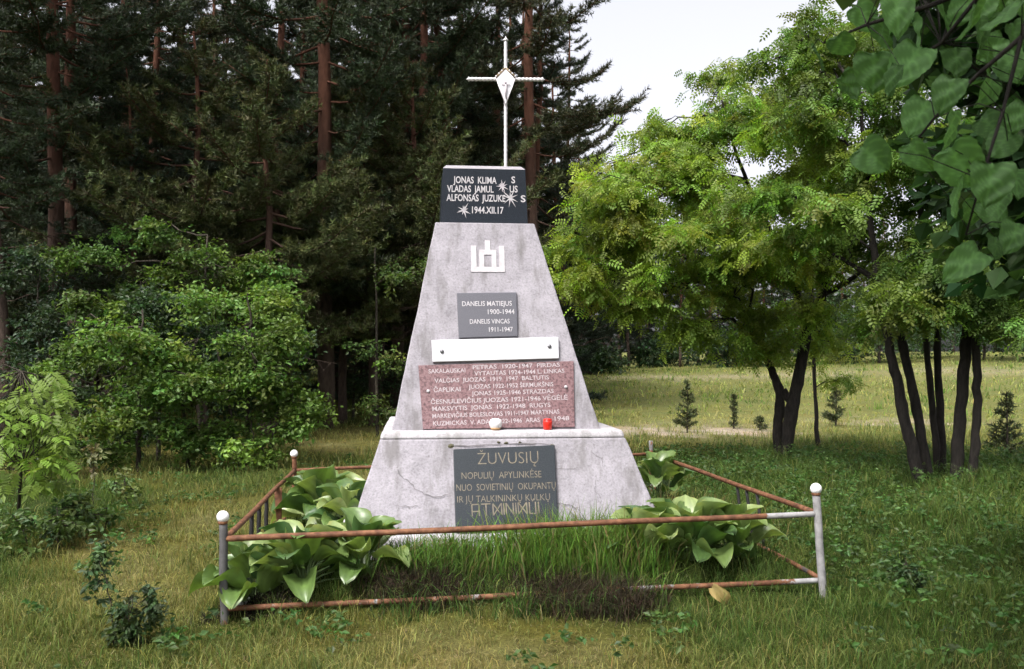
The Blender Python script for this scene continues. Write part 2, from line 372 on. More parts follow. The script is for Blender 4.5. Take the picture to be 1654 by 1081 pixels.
# frames on the two sloping front faces: (u along, v up the slope, w proud of it)
def face_frame(b, t, zb, zt):
    v = A(0, (b - t) / 2, zt - zb); v /= np.linalg.norm(v); n = A(0, -v[2], v[1])
    R = Matrix(((1, v[0], n[0], 0), (0, v[1], n[1], -b / 2), (0, v[2], n[2], zb), (0, 0, 0, 1)))
    return R
F_OB = face_frame(WO0, WO1, Z2, Z3); F_BA = face_frame(WB0 + .046, 1.628, Z0, .898)
def slab(name, frame, corners, w0, w1, mat, bv=.004):
    """plate on a face; corners (u,v) bottom-left, bottom-right, top-right, top-left"""
    m = MB(); m.hexa([(u, v, w0) for u, v in corners] + [(u, v, w1) for u, v in corners])
    o = link(name, m.mesh(name), M[mat], mon); o.matrix_local = frame
    bevel(o, bv, 2); return o
def text_mesh(txt, w, h, slant=0, weight=.0):
    cu = bpy.data.curves.new('t', 'FONT'); cu.body = txt; cu.size = 1; cu.resolution_u = 3; cu.offset = weight
    ob = bpy.data.objects.new('t', cu); COL.objects.link(ob)
    me = bpy.data.meshes.new_from_object(ob)
    bpy.data.objects.remove(ob); bpy.data.curves.remove(cu)
    n = len(me.vertices); v = np.empty(n * 3, np.float32); me.vertices.foreach_get('co', v); v = v.reshape(-1, 3)
    x0, x1 = v[:, 0].min(), v[:, 0].max()
    v[:, 0] = (v[:, 0] - (x0 + x1) / 2) / (x1 - x0) * w; v[:, 1] = v[:, 1] / .73 * h - h / 2; v[:, 2] = 0
    me.vertices.foreach_set('co', v.ravel()); me.update(); return me
def line(parent, txt, u, v, w, h, z, mat, rz=0, weight=.008):
    """one carved line of letters, centred at (u,v) on its plate"""
    o = link('inscription', text_mesh(txt, w, h, weight=weight), M[mat], parent, (u, v, z), (0, 0, rz)); return o
def strokes(name, parent, segs, wd, z, mat, loc=(0, 0), rz=0):
    m = MB()
    for (x0, y0, x1, y1) in segs:
        d = unit(A(x1 - x0, y1 - y0)); n_ = A(-d[1], d[0]) * wd / 2
        a, b_ = A(x0, y0), A(x1, y1)
        m.add([(*(a - n_), 0), (*(b_ - n_), 0), (*(b_ + n_), 0), (*(a + n_), 0)], [(0, 1, 2, 3)])
    return link(name, m.mesh(name), M[mat], parent, (loc[0], loc[1], z), (0, 0, rz))

# emblem: the three-towered pillar gate, white, on the obelisk
m = MB(); t_ = .038
def bar(u0, v0, u1, v1): m.box((u0, v0, 0), (u1, v1, .004))
m2 = [(-.118, 0, .118, t_), (-.118, t_, -.080, .195), (.080, t_, .118, .195),
      (-.060, t_, -.026, .165), (.026, t_, .060, .165), (-.026, .128, .026, .165), (-.019, .165, .019, .235)]
for q in m2: bar(*q)
o = link('emblem', m.mesh('emblem'), M['white_letter'], mon); o.matrix_local = F_OB @ Matrix.Translation((-.062, 1.115, .001)); tag(o, 'white three-towered gate emblem')

pl = slab('grey_plaque', F_OB, [(-.273, .632), (.134, .645), (.134, .964), (-.282, .955)], -.004, .02, 'granite_grey')
tag(pl, 'small grey stone plaque with two names')
for tx, u, v, w, h in [('DANELIS MATIEJUS', -.075, .880, .345, .036), ('1900-1944', .022, .822, .185, .036),
                       ('DANELIS VINCAS', -.058, .752, .275, .034), ('1911-1947', .018, .695, .165, .034)]:
    line(pl, tx, u, v, w, h, .0215, 'white_letter', .015)
wp = slab('white_panel', F_OB, [(-.451, .462), (.414, .487), (.416, .640), (-.459, .616)], -.004, .026, 'white_panel')
tag(wp, 'blank white panel held by two dark screws')
for u, v in ((-.388, .535), (.350, .572)):
    mm = MB(); mm.lathe([(0, .012), (.009, .012), (.013, .008), (.014, 0)], n=10); link('screw', mm.mesh('screw', sm=True), M['bolt'], wp, (u, v, .026))
rp = slab('red_plaque', F_OB, [(-.517, .004), (.507, .012), (.517, .472), (-.548, .442)], -.004, .014, 'granite_red', .003)
tag(rp, 'red speckled granite plaque covered in lines of names')
RZ = .03
rows = [('PETRAS  1920-1947  PIRDAS', .13, .437, .60, .030), ('SAKALAUSKAI', -.345, .404, .25, .030), ('VYTAUTAS 1924-1944 L. LINKAS', .15, .394, .62, .030),
        ('VALČIAS  JUOZAS  1919  1947  BALTUTIS', -.04, .346, .78, .030),
        ('JUOZAS 1922-1952 ŠERMUKŠNIS', .09, .301, .58, .030), ('ČAPLIKAI', -.345, .274, .18, .032), ('JONAS 1925-1946 STRAZDAS', .10, .254, .56, .030),
        ('ČESNULEVIČIUS JUOZAS 1921-1946 VĖGĖLĖ', .01, .203, .93, .031),
        ('MAKSVYTIS  JONAS  1922-1948  RUGYS', -.045, .154, .80, .031),
        ('MARKEVIČIUS BOLESLOVAS 1911-1947 MARTYNAS', -.015, .106, .86, .030),
        ('KUZMICKAS  V. ADAS  1922-1946  ARAS', -.08, .053, .72, .031), ('1948', .43, .072, .10, .030)]
for tx, u, v, w, h in rows: line(rp, tx, u - .01, v, w, h, .0155, 'pink_letter', RZ, .012)
for u, v in ((-.482, .262), (.455, .288)):
    mm = MB(); mm.lathe([(0, .012), (.008, .012), (.012, .006), (.012, 0)], n=10); link('stud', mm.mesh('stud', sm=True), M['white_letter'], rp, (u, v, .014))
dp = slab('dark_plaque', F_BA, [(-.312, -.050), (.346, -.028), (.348, .508), (-.321, .486)], -.004, .03, 'granite_slate', .005)
tag(dp, 'dark slate plaque with faded gold dedication')
line(dp, 'ŽUVUSIŲ', .035, .425, .40, .082, .0315, 'gold_letter', .012, -.012)
line(dp, 'NOPULIŲ  APYLINKĖSE', -.01, .312, .52, .046, .0315, 'gold_letter', .01, -.002)
line(dp, 'NUO  SOVIETINIŲ  OKUPANTŲ', .018, .235, .645, .046, .0315, 'gold_letter', .01, -.002)
line(dp, 'IR JŲ TALKININKŲ KULKŲ', .0, .160, .60, .044, .0315, 'gold_letter', .012, -.002)
segs = []; h_ = .075
def S_(x, lst): segs.extend([(x + a, b, x + c, d) for a, b, c, d in lst])
S_(.0, [(0, 0, 0, h_), (.045, 0, .045, h_), (0, h_, .045, h_), (0, .03, .045, .03)])
S_(.06, [(.03, 0, .03, h_), (0, h_, .06, h_)])
S_(.135, [(0, 0, .055, h_), (0, h_, .055, 0), (0, 0, 0, h_), (.055, 0, .055, h_)])
S_(.205, [(0, 0, 0, h_)])
S_(.22, [(0, 0, 0, h_), (.045, 0, .045, h_), (0, h_, .045, 0)])
S_(.282, [(0, 0, 0, h_)])
S_(.298, [(0, 0, .055, h_), (0, h_, .055, 0), (0, 0, 0, h_), (.055, 0, .055, h_)])
S_(.37, [(0, 0, 0, h_), (.04, 0, .04, h_), (0, 0, .04, 0), (.02, h_ + .005, .035, h_ + .022)])
S_(.43, [(0, 0, 0, h_)])
strokes('inscription', dp, segs, .008, .0315, 'gold_letter', (-.205, .045), .03)

# mortar, chips and cracks on the pedestal
def crack(frame, pts, wd=.006):
    m = MB(); p = A(*pts).reshape(-1, 2); q = [p[0]]
    for a, b_ in zip(p[:-1], p[1:]):
        for t in (.25, .5, .75, 1): q.append(a + (b_ - a) * t + rng.normal(0, .006, 2) * (t < 1))
    q = np.array(q); w_ = .6 * wd * (.3 + .9 * rng.random(len(q))); w_[0] = w_[-1] = .001
    tn = unit(np.gradient(q, axis=0)); nn = np.stack([-tn[:, 1], tn[:, 0]], -1)
    L, R = q + nn * w_[:, None] / 2, q - nn * w_[:, None] / 2; k = len(q)
    V = np.vstack([np.c_[L, np.full(k, .0)], np.c_[R, np.full(k, .0)]])
    m.add(V, [(i, k + i, k + i + 1, i + 1) for i in range(k - 1)])
    o = link('crack', m.mesh('crack'), M['crack'], mon); o.matrix_local = frame @ Matrix.Translation((0, 0, .005)); return o
crack(F_BA, [-.68, .36, -.66, .32, -.58, .26, -.54, .22, -.46, .18, -.35, .19], .007)
crack(F_BA, [-.70, .13, -.60, .115, -.55, .12], .006)
crack(F_BA, [.33, .13, .40, .115, .50, .10], .009)
crack(F_BA, [.34, .36, .42, .35, .50, .36], .005)
crack(F_BA, [.62, .30, .60, .22, .64, .14, .62, .06], .004)
crack(F_BA, [-.33, .515, -.1, .52, .15, .525, .34, .518], .012)
crack(F_BA, [.60, .46, .66, .42, .68, .34], .004)
for u, v, r in ((-.335, .512, .026), (-.02, .535, .014), (.03, .53, .018), (.12, .535, .012), (.335, .512, .014)):
    mm = MB(); a = np.linspace(0, 2 * np.pi, 9)[:-1]; rr = r * (.7 + .5 * rng.random(8))
    V = np.vstack([np.c_[rr * np.cos(a), rr * .6 * np.sin(a), np.zeros(8)], [(0, 0, .012)]])
    mm.add(V, None, [(i, (i + 1) % 8, 8) for i in range(8)])
    o = link('moss_spot', mm.mesh('moss_spot'), M['moss'], mon); o.matrix_local = F_BA @ Matrix.Translation((u, v, .002))

# black granite name block with bullet marks
bz0, bz1 = Z3 - .004, 2.785
BX = -.077
def ring4(w, d, z, ox=BX, oy=.0): return [(ox - w, oy - d, z), (ox + w, oy - d, z), (ox + w, oy + d, z), (ox - w, oy + d, z)]
mm = MB(); mm.hexa(ring4(.313, .29, bz0) + ring4(.296, .275, bz1))
nb = link('name_block', mm.mesh('name_block'), M['granite_dark'], mon); tag(nb, 'black polished granite block with names and carved bullet bursts')
mm = MB(); V0 = ring4(.296, .275, bz1); V1 = ring4(.272, .22, bz1 + .032); mm.hexa(V0 + V1)
link('chamfered_top', mm.mesh('chamfered_top'), simple('granite_edge_sky_sheen', [(.3, (.20, .19, .20)), (.7, (.30, .28, .29))], 60, .5, .05, .001), nb)  # pale edge colour paints in the sky reflected by the chamfer
fv = unit(A(0, .015, bz1 - bz0)); fn = A(0, -fv[2], fv[1])
F_BL = Matrix(((1, 0, fn[0], BX), (0, fv[1], fn[1], -.29), (0, fv[2], fn[2], bz0), (0, 0, 0, 1)))
def bl(o): o.matrix_local = F_BL @ o.matrix_basis; return o
# photograph pixel -> block face: 213 px per metre, centre x 782, bottom y 360
def bu(px): return (px - 782) / 225.0
def bv_(py): return (360 - py) / 225.0
for tx, x0, x1, yc in [('JONAS  KLIMA', 732, 802, 287.5), ('S', 826, 832, 286), ('VLADAS  JAMUL', 722, 797, 302), ('US', 823, 836, 301),
                       ('ALFONSAS  JUZUKE', 721, 816, 316.5), ('S', 841, 849, 316.5), ('1944.XII.17', 762, 813, 336)]:
    bl(line(nb, tx, bu((x0 + x1) / 2), bv_(yc), (x1 - x0) / 225.0, .050, .002, 'white_letter', 0, .018))
for px, py, r, n_, mt_ in [(811, 297, .050, 10, 'figure'), (824, 316, .090, 9, 'white_letter'), (749, 337, .062, 11, 'white_letter')]:
    a = np.arange(n_) / n_ * 6.283 + rng.random(n_) * .5; rr = r * (.5 + .55 * rng.random(n_))
    V = []; T = []
    for k in range(n_):
        i = len(V); w_ = .12
        V += [(.011 * math.cos(a[k] - .5), .011 * math.sin(a[k] - .5), 0), (rr[k] * math.cos(a[k]), rr[k] * math.sin(a[k]), 0), (.011 * math.cos(a[k] + .5), .011 * math.sin(a[k] + .5), 0), (0, 0, 0)]
        T += [(i, i + 1, i + 2), (i, i + 2, i + 3)]
    mm = MB(); mm.add(V, None, T); bl(link('bullet_burst', mm.mesh('bullet_burst'), M[mt_], nb, (bu(px), bv_(py), .003)))

# cross on the block
cr = bpy.data.objects.new('cross', None); COL.objects.link(cr); cr.parent = mon; cr.location = (.097, -.06, bz1); cr.rotation_euler = (0, 0, -.08)
tag(cr, 'slender pale metal cross with a kite-shaped shield at the crossing')
def twisted(p0, p1, r, turns, n=8):
    m = MB(); k = 60; t = np.linspace(0, 1, k); p = A(*p0)[None] + (A(*p1) - A(*p0))[None] * t[:, None]
    m.tube(p, r * (1 + .10 * np.sin(t * turns * 6.283)), n); return m
H = 1.018
link('shaft', twisted((0, 0, -.02), (0, 0, H - .02), .0125, 26).mesh('shaft', sm=True), M['cross_metal'], cr)
for s in (-1, 1):
    a = link('arm', twisted((s * .012, 0, .712), (s * .268, 0, .712), .0145, 9).mesh('arm', sm=True), M['cross_metal'], cr)
    mm = MB(); mm.lathe([(0, .024), (.006, .012), (.019, .003), (.019, -.001), (.012, -.006), (0, -.006)], n=12)
    link('finial', mm.mesh('finial', sm=True), M['cross_metal'], a, (s * .272, 0, .712), (0, s * math.pi / 2, 0))
mm = MB(); mm.lathe([(0, .034), (.006, .018), (.022, .003), (.022, -.001), (.013, -.006), (0, -.006)], n=12)
link('finial', mm.mesh('finial', sm=True), M['cross_metal'], cr, (0, 0, H - .016))
K = [(0, .788), (.071, .715), (0, .512), (-.071, .715)]
mm = MB(); y0, y1 = -.026, -.016; Vk = [(x, y0, z) for x, z in K] + [(x, y1, z) for x, z in K] + [(0, y0 - .006, .70)]
mm.add(Vk, [(0, 3, 7, 4), (3, 2, 6, 7), (2, 1, 5, 6), (1, 0, 4, 5), (4, 7, 6, 5)], [(0, 1, 8), (1, 2, 8), (2, 3, 8), (3, 0, 8)])
sh = link('shield', mm.mesh('shield'), M['shield_white'], cr)
for i in range(4):
    mm = MB(); a, b_ = K[i], K[(i + 1) % 4]; mm.tube([(a[0], -.026, a[1]), (b_[0], -.026, b_[1])], .0055 if i in (0, 3) else .003, 6)
    link('rim', mm.mesh('rim', sm=True), M['brass'] if i in (0, 3) else M['cross_metal'], sh)
for s in (-1, 1):
    for k in range(7):
        t = (k + .5) / 7; mm = MB(); mm.lathe([(0, .009), (.0065, .004), (.0075, -.003), (0, -.008)], n=6)
        link('bead', mm.mesh('bead', sm=True), M['brass' if k % 2 else 'cross_metal'], sh, (s * .076 * t, -.024, .797 - .075 * t))
# small relief of a standing crucified figure on the shield
mm = MB(); y = -.036
mm.tube([(.004, y, .556), (-.004, y, .60), (.002, y, .632), (0, y, .662)], [.004, .009, .011, .007], 6)
mm.tube([(-.034, y, .672), (-.014, y, .664), (0, y, .658), (.014, y, .664), (.034, y, .672)], [.003, .004, .006, .004, .003], 6)
mm.lathe([(0, .012), (.008, .006), (.009, -.003), (0, -.011)], (-.003, y, .678), 8)
link('relief_figure', mm.mesh('relief_figure', sm=True), M['figure'], sh)

# ------------------------------------------------------------------ candles on the ledge
def mon_pt(x, y, z):
    c, s = math.cos(YAW), math.sin(YAW); return (MON[0] + x * c - y * s, MON[1] + x * s + y * c, z)
t = thing('candle_lantern', 'small red glass grave candle on the right of the ledge', 'candle', mon_pt(.315, -.755, Z2), 0, 'grave candles on the ledge')
mm = MB(); mm.lathe([(0, 0), (.026, 0), (.029, .006), (.031, .05), (.030, .062), (.027, .064), (0, .064)], n=18); link('glass', mm.mesh('glass', sm=True), M['red_glass'], t)
mm = MB(); mm.lathe([(0, .0645), (.0285, .0645), (.030, .068), (.028, .073), (.012, .076), (0, .076)], n=18); link('lid', mm.mesh('lid', sm=True), M['red_glass'], t)
t = thing('candle_lantern', 'pale round candle with amber base on the ledge below the plaque', 'candle', mon_pt(-.035, -.755, Z2), 0, 'grave candles on the ledge')
mm = MB(); mm.lathe([(0, 0), (.024, 0), (.034, .012), (.036, .018), (0, .018)], n=18); link('wax_base', mm.mesh('wax_base', sm=True), M['candle_wax'], t)
mm = MB(); mm.lathe([(.036, .0185), (.043, .035), (.042, .055), (.034, .070), (.020, .078), (0, .079)], n=18); link('globe', mm.mesh('globe', sm=True), M['candle_white'], t)

# ------------------------------------------------------------------ fence
fence = thing('pipe_fence', 'low rusty pipe fence with white ball-topped posts around the monument', 'fence', (0, 0, 0))
def pipe(name, a, b, r, paint=lambda t: .0, grime=lambda t: 0., parent=fence, n=10, sag=0, k=16):
    m = MB(); t = np.linspace(0, 1, k); p = A(*a)[None] + (A(*b) - A(*a))[None] * t[:, None]
    p[:, 2] -= sag * 4 * t * (1 - t)
    p += .002 * np.stack([np.sin(t * 9), np.cos(t * 7), np.sin(t * 11 + 1)], -1)
    m.tube(p, r, n)
    c = np.zeros((m.n, 3)); tt = np.concatenate([np.repeat(t, n), [0, 1]])
    c[:, 0] = [paint(q) for q in tt]; c[:, 1] = [grime(q) for q in tt]; m.C = [c]
    return link(name, m.mesh(name, True, True), M['rust'], parent)
tops = {'FL': P(360, 843, 5.0), 'FR': P(1318, 797, 5.395), 'BL': P(475, 738, 8.24), 'BR': P(1051, 712, 8.97)}
feet = {'FL': P(363, 1005, 5.0), 'FR': P(1334, 1000, 5.37), 'BL': P(476, 830, 8.24), 'BR': P(1053, 800, 8.97)}
for k, (pt, gr) in {'FL': (.85, .72), 'FR': (.95, .08), 'BL': (.15, .6), 'BR': (.55, .35)}.items():
    a, b = feet[k], tops[k]; a = a.copy(); a[2] -= .08
    post = pipe('post', a, b, .0225 if k[0] == 'F' else .020, lambda t, p=pt: p - .25 * (1 - t) ** 2 * (p < .9), lambda t, g=gr: g, n=14)
    if k != 'BR':
        r = .033 if k[0] == 'F' else .034
        mm = MB(); aa = np.linspace(-math.pi / 2, math.pi / 2, 11); mm.lathe([(r * math.cos(q), r * math.sin(q)) for q in aa], n=20)
        link('ball_finial', mm.mesh('ball_finial', sm=True), M['ball_white'], post, (b[0], b[1], b[2] + r * .82))
        mm = MB(); mm.lathe([(.0226, -.012), (.027, -.006), (.026, .004), (.018, .009)], n=14, col=(.1, .2, 0))
        link('collar', mm.mesh('collar', True, True), M['rust'], post, (b[0], b[1], b[2]))
RU = {'FL': P(363, 871, 5.0), 'FR': P(1320, 830, 5.395), 'BL': P(475, 760, 8.24), 'BR': P(1052, 733, 8.97)}
RL = {'FL': P(365, 984, 5.0), 'FR': P(1328, 937, 5.395), 'BL': P(476, 812, 8.24), 'BR': P(1053, 785, 8.97)}
nf = lambda t: 0.
pipe('upper_rail', RU['FL'], RU['FR'], .0165, lambda t: .95 if t > .905 else -.3, nf, k=48)
pipe('lower_rail', RL['FL'], RL['FR'], .0155, lambda t: .8 if t > .955 else .28, nf, k=48)
pipe('upper_rail', RU['FL'] + A(0, .02, .0), RU['BL'], .0165, nf, nf)
pipe('lower_rail', RL['FL'] + A(0, .02, .0), RL['BL'], .0155, lambda t: .2, lambda t: .5)
pipe('upper_rail', RU['FR'] + A(0, .02, 0), RU['BR'], .0165, lambda t: .15, lambda t: .8)
pipe('lower_rail', RL['FR'] + A(0, .02, 0), RL['BR'], .0145, lambda t: .35, lambda t: .8)
pipe('upper_rail', RU['BL'] + A(.02, 0, 0), RU['BR'], .015, lambda t: .2, lambda t: .9)
pipe('lower_rail', RL['BL'] + A(.02, 0, 0), RL['BR'], .0145, lambda t: .2, lambda t: .9)
def on_side(a, b, px):
    k = (px - 827) / FPX; d = b - a; t = (k * a[1] - a[0]) / (d[0] - k * d[1]); return t
for px in (1222, 1205, 1190):
    t = on_side(RU['FR'], RU['BR'], px); a = RU['FR'] + (RU['BR'] - RU['FR']) * t
    t2 = t - .02; b = RL['FR'] + (RL['BR'] - RL['FR']) * t2
    pipe('bar', a, b, .011, lambda t: 1.0, lambda t: .97, n=8, k=6)
for px in (406, 418, 430):
    t = on_side(RU['FL'], RU['BL'], px); a = RU['FL'] + (RU['BL'] - RU['FL']) * t; b = RL['FL'] + (RL['BL'] - RL['FL']) * (t - .01)
    pipe('bar', a, b, .0145, lambda t: 1.0, lambda t: .99, n=8, k=6)
t = on_side(RU['FL'], RU['BL'], 447); a = RU['FL'] + (RU['BL'] - RU['FL']) * t; b = RL['FL'] + (RL['BL'] - RL['FL']) * t
mm = MB(); ca, cb = a + A(.01, 0, .0), b + A(.02, 0, .0)
mm.hexa([cb + A(-.022, -.005, 0), cb + A(.010, -.005, 0), cb + A(.010, .005, 0), cb + A(-.022, .005, 0), ca + A(-.03, -.005, 0), ca + A(.03, -.005, 0), ca + A(.03, .005, 0), ca + A(-.03, .005, 0)], (0, 0, 0))
link('rusty_plate', mm.mesh('rusty_plate', True), M['rust'], fence)

# ------------------------------------------------------------------ foliage builders
def jitter_col(base, n, amp=.25, hue=.12, r=rng):
    c = np.asarray(base, float)[None] * (1 + amp * r.normal(size=(n, 1)).clip(-2, 2))
    c = c * (1 + hue * r.normal(size=(n, 3)).clip(-2, 2)); return np.clip(c, .004, .8)
def compound_leaf(pairs=6, L=.22, ll=.045, lw=.022):
    V = []; F = []
    def leaflet(b, d, n):
        i = len(V); d = unit(d); s = unit(np.cross(n, d)) * lw / 2
        V.extend([b, b + d * ll * .45 + s, b + d * ll - n * ll * .12, b + d * ll * .45 - s]); F.append((i, i + 1, i + 2, i + 3))
    for k in range(pairs):
        t = (k + 1) / (pairs + .5); b = A(L * t, 0, -.25 * L * t * t)
        for s in (-1, 1): leaflet(b, A(.35, s, -.18), A(0, 0, 1))
    leaflet(A(L, 0, -.25 * L), A(1, 0, -.5), A(0, 0, 1))
    return np.array(V), np.array(F)
def simple_leaf(L=.07, w=.045):
    V = A(0, 0, 0, L * .45, w / 2, .12 * w, L, 0, -.12 * L, L * .45, -w / 2, .12 * w).reshape(-1, 3); return V, np.array([(0, 1, 2, 3)])
def ell_points(c, r, n, rg, power=2.0):
    d = unit(rg.normal(size=(n, 3))); return A(*c) + d * (rg.random((n, 1)) ** (1 / power)) * A(*r), d
def leaf_cloud(cent, outd, per, spread, tmpl, col, rg, droop=.35, size=(.75, 1.25), amp=.22, hue=.10, flat=.5, dry=0):
    """leaves along short twigs at each spray centre"""
    tv, tf = tmpl; n = len(cent)
    tw = unit(outd * A(1, 1, .35) + rg.normal(size=(n, 3)) * .45 * A(1, 1, flat) + A(0, 0, -droop * .5))
    C = np.repeat(cent, per, 0); T = np.repeat(tw, per, 0); N = n * per
    s = rg.uniform(-1, 1, (N, 1)); loc = C + T * s * spread + rg.normal(size=(N, 3)) * spread * .22 * A(1, 1, flat)
    X = unit(T * .5 + rg.normal(size=(N, 3)) * A(1, 1, .4) + A(0, 0, -droop))
    Z = unit(A(0, 0, 1) + rg.normal(size=(N, 3)) * .75)
    V = scatter(tv, loc, X, Z, rg.uniform(*size, N))
    cc = jitter_col(col, n, amp * .8, hue, rg); cc = np.repeat(cc, per, 0) * (1 + amp * .6 * rg.normal(size=(N, 1)).clip(-1.5, 2))
    return V.reshape(-1, 3), rep_faces(tf, len(tv), N), np.repeat(np.clip(cc, .004, .7), len(tv), 0)
def curve(a, b, rg, sag=.15, k=6, wob=.05):
    t = np.linspace(0, 1, k)[:, None]; L = np.linalg.norm(b - a)
    p = a + (b - a) * t + A(0, 0, 1) * (sag * L * 4 * t * (1 - t)); w = rg.normal(size=(k, 3)) * wob * L; w[0] = 0; w[-1] = 0
    return p + w
def broad_tree(name, label, cat, base, stems, clusters, tmpl, per, spread, col, leafm, barkm, seed, group=None, droop=.35, flat=.5, size=(.75, 1.25), amp=.22, hue=.1, twig=.004, limb=.02, split=1):
    """stems: list of (points, radii) in world space; clusters: (centre, radii, sprays, stem index, how far up it leaves)"""
    rg = np.random.default_rng(seed); root = thing(name, label, cat, tuple(base), 0, group); b0 = A(*base)
    tr = MB(); lv = MB()
    for pts, rad in stems:
        p = np.array(pts, float); g_ = float(height(p[0, 0], p[0, 1]))
        if abs(p[0, 2] - g_) < .5: p[0, 2] = min(p[0, 2], g_ - .08)
        k = 5 * (len(p) - 1) + 1; s = np.linspace(0, len(p) - 1, k)
        q = np.stack([np.interp(s, np.arange(len(p)), p[:, i]) for i in range(3)], -1)
        q[1:-1] = (q[:-2] + 2 * q[1:-1] + q[2:]) / 4; q[1:-1] += rg.normal(size=q[1:-1].shape) * .006
        rr = np.interp(s, np.arange(len(p)), rad) * (1 + .06 * rg.normal(size=k)); tr.tube(q - b0, rr, 9)
    def stem_point(si, t0):
        p = np.array(stems[si][0], float); q_ = t0 * (len(p) - 1); return np.array([np.interp(q_, np.arange(len(p)), p[:, i]) for i in range(3)])
    jobs = []
    for c, r, ns, si, t0 in clusters:
        c = A(*c); st = stem_point(si, t0); L = np.linalg.norm(c - st); lim = curve(st, c, rg, .06, 8, .03)
        tr.tube(lim - b0, np.linspace(limb, .006, 8) * min(1.2, .4 + L / 2.4), 6)
        if split == 1: jobs.append((c, r, ns, lim)); continue
        for q in range(split):
            o_ = unit(rg.normal(size=3)) * rg.uniform(.35, 1.1) * A(*r); f_ = rg.uniform(.26, .52); cc_ = c + o_
            sub = curve(lim[rg.integers(4, 8)], cc_, rg, .05, 6, .04); tr.tube(sub - b0, np.linspace(limb * .3, .003, 6), 5, False)
            jobs.append((cc_, (r[0] * f_, r[1] * f_, max(.10, r[2] * f_)), max(3, int(ns / split * rg.uniform(.6, 1.4))), np.vstack([sub[:2], sub])))
    for c, r, ns, lim in jobs:
        pts, d = ell_points(c, r, ns, rg)
        for k in range(0, ns, 3):
            a = lim[rg.integers(4, 8)]; tr.tube(curve(a, pts[k], rg, .05, 4, .05) - b0, np.linspace(twig * 2, twig * .6, 4), 4, False)
        cj = A(*col) * (1 + .20 * max(-1.5, min(2, rg.normal()))) * (1 + A(.05, .0, -.06) * rg.normal())
        V, F, C = leaf_cloud(pts, d, per, spread, tmpl, np.clip(cj, .008, .5), rg, droop, size, amp, hue, flat); lv.add(V - b0, F, None, None); lv.C[-1] = C
    link('trunk', tr.mesh('trunk', sm=True), barkm, root); link('crown', lv.mesh('crown', True), leafm, root)
    return root

# ------------------------------------------------------------------ pines
def pine_meshes(seed, H, cb, spread, nb, r0, needle_col, dead=6, dense=1.0, low=0.6):
    rg = np.random.default_rng(seed); tr = MB(); crs = []; cc = []
    k = 14; z = np.linspace(-.3, H, k); bend = np.cumsum(rg.normal(size=(k, 2)) * .035, 0); bend -= bend[0]
    tp = np.c_[bend, z]; tr.tube(tp, r0 * (1 - z.clip(0) / H) ** .75 + .02, 10)
    def at(h): return A(np.interp(h, z, tp[:, 0]), np.interp(h, z, tp[:, 1]), h)
    tc = []; td = []
    for i in range(nb):
        f = (i + rg.random()) / nb; h = cb + (H - cb) * f
        L = spread * (low + (1 - low) * math.sin(min(1, f * 2.2) * 1.57)) * (1 - max(0, f - .45) / .62) * rg.uniform(.65, 1.15)
        az = i * 2.4 + rg.normal() * .5; d = A(math.cos(az), math.sin(az), 0); up = rg.uniform(-.15, .35) + .35 * f
        q = np.linspace(0, 1, 7)[:, None]; b0 = at(h)
        path = b0 + d * L * q + A(0, 0, 1) * L * (up * q - .22 * np.sin(q * 2.6)) + np.cumsum(rg.normal(size=(7, 3)) * .03 * L, 0) * q
        tr.tube(path, np.linspace(.024, .006, 7) * (.6 + .25 * L), 5, False)
        nt_ = int(17 * L * dense) + 4
        for j in range(nt_):
            u = .25 + .75 * (j + rg.random()) / nt_; i0 = min(5, int(u * 6)); p = path[i0] + (path[i0 + 1] - path[i0]) * (u * 6 - i0)
            sd_ = 1 if j % 2 else -1; ax = unit(path[i0 + 1] - path[i0]); side = unit(np.cross(A(0, 0, 1), ax)) * sd_
            tdv = unit(ax * .75 + side * rg.uniform(.3, 1.1) + A(0, 0, rg.uniform(-.12, .5))); tl = rg.uniform(.25, .7) * (1.15 - .55 * u) * max(.7, min(1.4, L / 2))
            if j % 2 == 0: tr.tube([p, p + tdv * tl * .5 + A(0, 0, .02), p + tdv * tl], [.008, .006, .003], 4, False)
            m_ = max(2, int(tl / .085)); s = (np.arange(m_) + .6) / m_
            tc.append(p + tdv * tl * s[:, None]); td.append(np.repeat(tdv[None], m_, 0))
    for i in range(dead):
        h = rg.uniform(min(1.6, cb), cb + 1.0); az = rg.uniform(0, 6.28); d = A(math.cos(az), math.sin(az), rg.uniform(-.35, .1)); L = rg.uniform(.8, 2.2) * spread / 2.4
        p = curve(at(h), at(h) + d * L, rg, -.05, 6, .03); tr.tube(p, np.linspace(.018, .005, 6), 5, False)
        for j in range(5):
            a = p[rg.integers(2, 6)]; tr.tube([a, a + unit(d + rg.normal(size=3) * .7) * rg.uniform(.2, .6)], [.007, .003], 4, False)
    C = np.vstack(tc); D = np.vstack(td); n = len(C); nn = 10
    C = np.repeat(C, nn, 0); D = np.repeat(D, nn, 0); N = len(C)
    side = unit(np.cross(D, rg.normal(size=(N, 3)))); nd_ = unit(D * rg.uniform(.25, 1.0, (N, 1)) + side + A(0, 0, .25)); ln = rg.uniform(.08, .15, (N, 1))
    wv = unit(np.cross(nd_, rg.normal(size=(N, 3)))) * .0125
    C = C + D * rg.uniform(-.06, .06, (N, 1))
    V = np.stack([C - wv, C + wv, C + nd_ * ln], 1).reshape(-1, 3)
    col = np.repeat(np.repeat(jitter_col(needle_col, n, .22, .10, rg), nn, 0), 3, 0)
    return tr.mesh('pine_trunk', sm=True), mesh_data('pine_crown', V, None, np.arange(len(V)).reshape(-1, 3), col)
NC = (.028, .043, .018)
